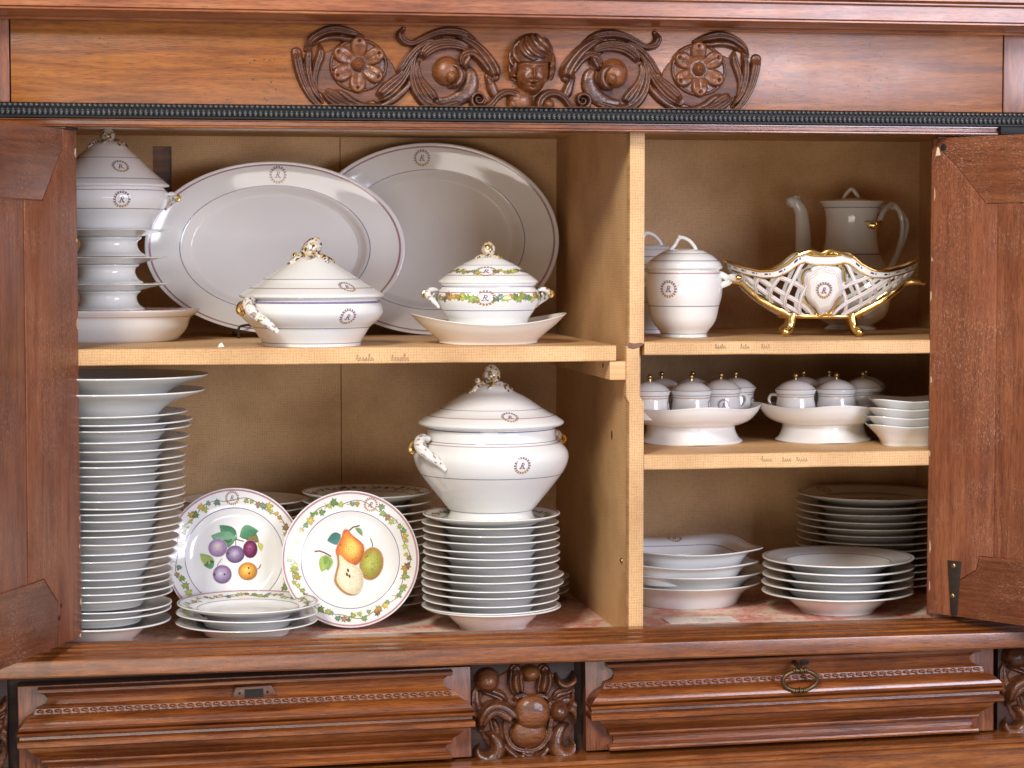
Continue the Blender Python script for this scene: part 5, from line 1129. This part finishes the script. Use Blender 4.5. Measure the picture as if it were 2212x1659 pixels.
# --- right compartment, middle shelf
def lobes(amp, n=4, ph_=0.): return lambda a, r: 1+amp*math.cos(n*a+ph_)*min(1, r/.05)
def footed(label, cx, Y, hw, yb):
    s = scl(cx, Y); p = at(cx, yb, Y); R = hw/s; t = thing("footed_tray", label, "footed tray", (p[0], Y, R2), "lobed footed trays holding the small pots")
    su = Surf([(0, .004), (.66*R, .004), (.715*R, .0), (.735*R, .0015), (.725*R, .004), (.68*R, .0085), (.64*R, .018), (.625*R, .0265), (.645*R, .0300), (.74*R, .0325), (.86*R, .0395), (.95*R, .0510), (.99*R, .0605), (R, .0632), (.99*R, .0638), (.94*R, .0545), (.85*R, .0455), (.72*R, .0425), (.5*R, .0425), (0, .0425)], 4, 1, .95, lobes(.045, 4, 0), lambda a, r: .0030*math.cos(4*a)*max(0, (r-.6*R)/(.4*R))*(1 if r > .6*R else 0))
    link("tray_body", su.mesh("tray", 96), M_PORC, t); d = Decor(); d.ring(su, su.at_z(.0034, .18, .30), .0013, BLUE); d.ring(su, su.at_z(.0315, .25, .5), .0012, BLUE); d.build("painted_decoration", t); return t
t1 = footed("lobed footed tray of small covered pots next to the divider", 1492, .225, 148, 958); t2 = footed("lobed footed tray of small covered pots in the middle, left of the square bowls", 1778, .225, 138, 958)
def potproto():
    t = thing("cream_pot", "x", "covered pot", (0, 0, 0), "small covered cream pots on the footed trays")
    su = Surf([(0, .002), (.0305, .002), (.0325, 0), (.0335, .002), (.0342, .006), (.0345, .013), (.0335, .022), (.0318, .031), (.0318, .037), (.0335, .0425), (.0345, .0450), (.0335, .0456), (.0320, .0440)], 4)
    link("pot_body", su.mesh("pot", 48), M_PORC, t); sl = Surf([(.0315, .0448), (.0345, .0455), (.0356, .0470), (.0350, .0482), (.0330, .0500), (.026, .0562), (.018, .0608), (.009, .0635), (.004, .0645), (0, .0647)], 4)
    l = link("lid", sl.mesh("pot_lid", 48), M_PORC, t); k = MB().ball((0, 0, .0718), .0046); k.tube([(0, 0, .064), (0, 0, .069)], .0026, 8); k.build("knob", M_BRASS, l)
    MB().tube(cr(polar(0, [(.031, 0, .037), (.042, 0, .038), (.0465, 0, .029), (.041, 0, .018), (.033, 0, .013)]), 5), .0026, 8).build("handle", M_PORC, t)
    d = Decor(); d.ring(su, su.at_z(.0395, .4, .85), .0016, (.55, .33, .2), 64); d.ring(su, su.at_z(.0425, .5, .9), .001, BLUE, 64); d.ring(sl, sl.at_z(.0482, .15), .0012, (.4, .25, .25), 64)
    crest(d, wallmap(su, su.at_z(.022, .2, .8), -PI/2-.15), .0105); d.build("painted_decoration", t); return t
pp = potproto(); first = True
PZ = R2+.0428
for tray, zx, yk, Y, rz, lb in ((1, 112, 0, .199, 75, "small covered pot at the front left of the divider tray, partly hidden"), (1, 420, 0, .199, 70, "small covered pot at the front centre of the tray by the divider"), (1, 640, 0, .236, 2, "small covered pot showing its crest on the right of the tray by the divider"), (1, 748, 0, .275, 60, "small covered pot at the back right of the tray by the divider"), (1, 200, 0, .285, 60, "small covered pot at the back left of the tray by the divider"), (1, 430, 0, .290, 100, "small covered pot at the back centre of the tray by the divider"),
        (2, 1192, 0, .199, 150, "small covered pot at the front left of the middle tray"), (2, 1494, 0, .199, 100, "small covered pot at the front centre of the middle tray"), (2, 1690, 0, .232, 120, "small covered pot on the right of the middle tray beside the square bowls"), (2, 1250, 0, .280, 130, "small covered pot at the back left of the middle tray"), (2, 1440, 0, .288, 100, "small covered pot at the back centre of the middle tray"), (2, 1712, 0, .288, 80, "small covered pot at the back right of the middle tray")):
    x = at((2380+zx/1.975)*.576, 870, Y)[0]; loc = (x, Y, PZ)
    if first: pp.location = loc; pp['label'] = lb; pp.rotation_euler = (0, 0, R_(rz)); first = False
    else: dup(pp, loc, lb, R_(rz))
# square bowls
def sq(n_=4.2, rot=0.): return lambda a, r: 1+((abs(math.cos(a+rot))**n_+abs(math.sin(a+rot))**n_)**(-1/n_)-1)*min(1, r/.03)
YQ = .115; sqs = scl(1960, YQ)
su = Surf([(0, .003), (.034, .003), (.037, 0), (.040, 0), (.042, .006), (.050, .017), (.0605, .0275), (.0655, .0325), (.0660, .0338), (.0648, .0342), (.058, .0290), (.047, .0185), (.036, .0085), (0, .0075)], 4, 1, 1, sq(4.5, R_(12)), lambda a, r: .0022*abs(math.cos(2*(a+R_(12))-PI/2))**1.5*max(0, (r-.045)/.02))
qme = su.mesh("square_bowl_shape", 96); xq = at(1957, 900, YQ)[0]
for k, lb in enumerate(("lowest", "second lowest", "second highest", "topmost")):
    o = link("square_bowl", qme, M_PORC, None, (xq+(0, .0, .001, .006)[k], YQ, R2+.0002+k*.0142)); tag(o, "%s of four small square bowls stacked beside the right door" % lb, "bowl", "stacked small square bowls")

# --- right compartment, bottom
YD = .36; sd_ = scl(1480, YD); xd = at(1482, 1250, YD)[0]
su_q = Surf([(0, .003), (.080, .003), (.084, 0), (.088, 0), (.091, .006), (.098, .020), (.108, .030), (.125, .0350), (.1285, .0372), (.1275, .0386), (.122, .0378), (.106, .0338), (.094, .0232), (.086, .0095), (.08, .0075), (0, .0075)], 4, 1, 1, lambda a, r: (1+((abs(math.cos(a))**3.6+abs(math.sin(a))**3.6)**(-1/3.6)-1)*min(1, r/.05))*(1-.028*(math.cos(4*a)*.5+.5)*min(1, r/.1)), lambda a, r: .0024*(-math.cos(4*a))*max(0, (r-.09)/.035))
su_b = Surf([(0, .003), (.082, .003), (.086, 0), (.091, 0), (.095, .006), (.105, .022), (.125, .034), (.1365, .0395), (.1375, .0408), (.1362, .0418), (.123, .0375), (.102, .0255), (.090, .0100), (.08, .0080), (0, .0080)], 4)
bme2 = su_b.mesh("round_bowl_shape", 80); qd = su_q.mesh("square_dish_shape", 112)
zz = FL+.0003
tag(link("round_bowl", bme2, M_PORC, None, (xd-.002, YD, zz)), "shallow round bowl at the bottom of the dish stack right of the divider", "bowl", "shallow round bowls beside the divider")
tag(link("round_bowl", bme2, M_PORC, None, (xd+.004, YD, zz+.0200)), "shallow round bowl, second from the bottom right of the divider", "bowl", "shallow round bowls beside the divider")
tag(link("square_dish", qd, M_PORC, None, (xd-.012, YD-.01, zz+.0420)), "lower square dish with waved rim, on the round bowls right of the divider", "dish", "waved square dishes beside the divider")
t = thing("square_dish", "top square dish with waved rim and crest, on the stack right of the divider", "dish", (xd-.004, YD, zz+.0640), "waved square dishes beside the divider"); t.rotation_euler = (0, 0, R_(3)); link("dish_body", qd, M_PORC, t)
d = Decor(); d.ring(su_q, su_q.at_r(.1225, .5), .0016, PINK); d.ring(su_q, su_q.at_r(.095, .5), .0012, BLUE); 
def qmap(s_, t_): x, y = .016+s_, .112+t_; a = math.atan2(y, x); r0 = math.hypot(x, y)/su_q.f(a, .12); l = su_q.at_r(r0, .5); n = su_q.nrm(l, a); return su_q.pos(l, a)+(n if n.z > 0 else -n)*OFF
crest(d, qmap, .0135); d.build("painted_decoration", t)
stack(5, 1813, .215, .1310, FL+.0003+4*.0148, .0148, lambda k: ("soup plate with blue ring on top of the front right stack", "soup plate, second from the top of the front right stack", "middle soup plate of the front right stack of five", "soup plate, second from the bottom of the front right stack", "bottom soup plate of the front right stack, resting on the shelf paper")[k], "front right stack of soup plates", deep=True, topdec=lined())
ztr = at(1880, 1062, .445)[2]-.0208; nn_ = round((ztr-FL)/.0131)
stack(nn_+1, 1880, .445, .1345, FL+.0003+nn_*.0131, .0131, lambda k: "dinner plate with faint rings on top of the shaded stack behind the soup plates" if k == 0 else "dinner plate, %s from the top in the shaded stack behind the soup plates" % ORD[k], "shaded stack of dinner plates by the right door", topdec=lined(R_(120)), mat=M_CREAM)
# label strip
p0, p1 = at(1438, 1340, .16), at(1587, 1340, .16); b = MB().box(p0[0], p1[0], .128, .190, FL+.0006, FL+.0012, c=0); o = b.build("paper_label", M_PAPER, None); tag(o, "narrow white paper label lying on the shelf paper behind the ledge", "label")
rn = random.Random(9); mb = MB(); x = p0[0]+.048
while x < p0[0]+.088: mb.box(x, x+.0016, .150, .150+rn.choice((.018, .026)), FL+.0012, FL+.0014, c=0); x += rn.choice((.0035, .005, .008))
mb.build("faded_print", plain("faded_ink", (.45, .42, .40), .8), o)
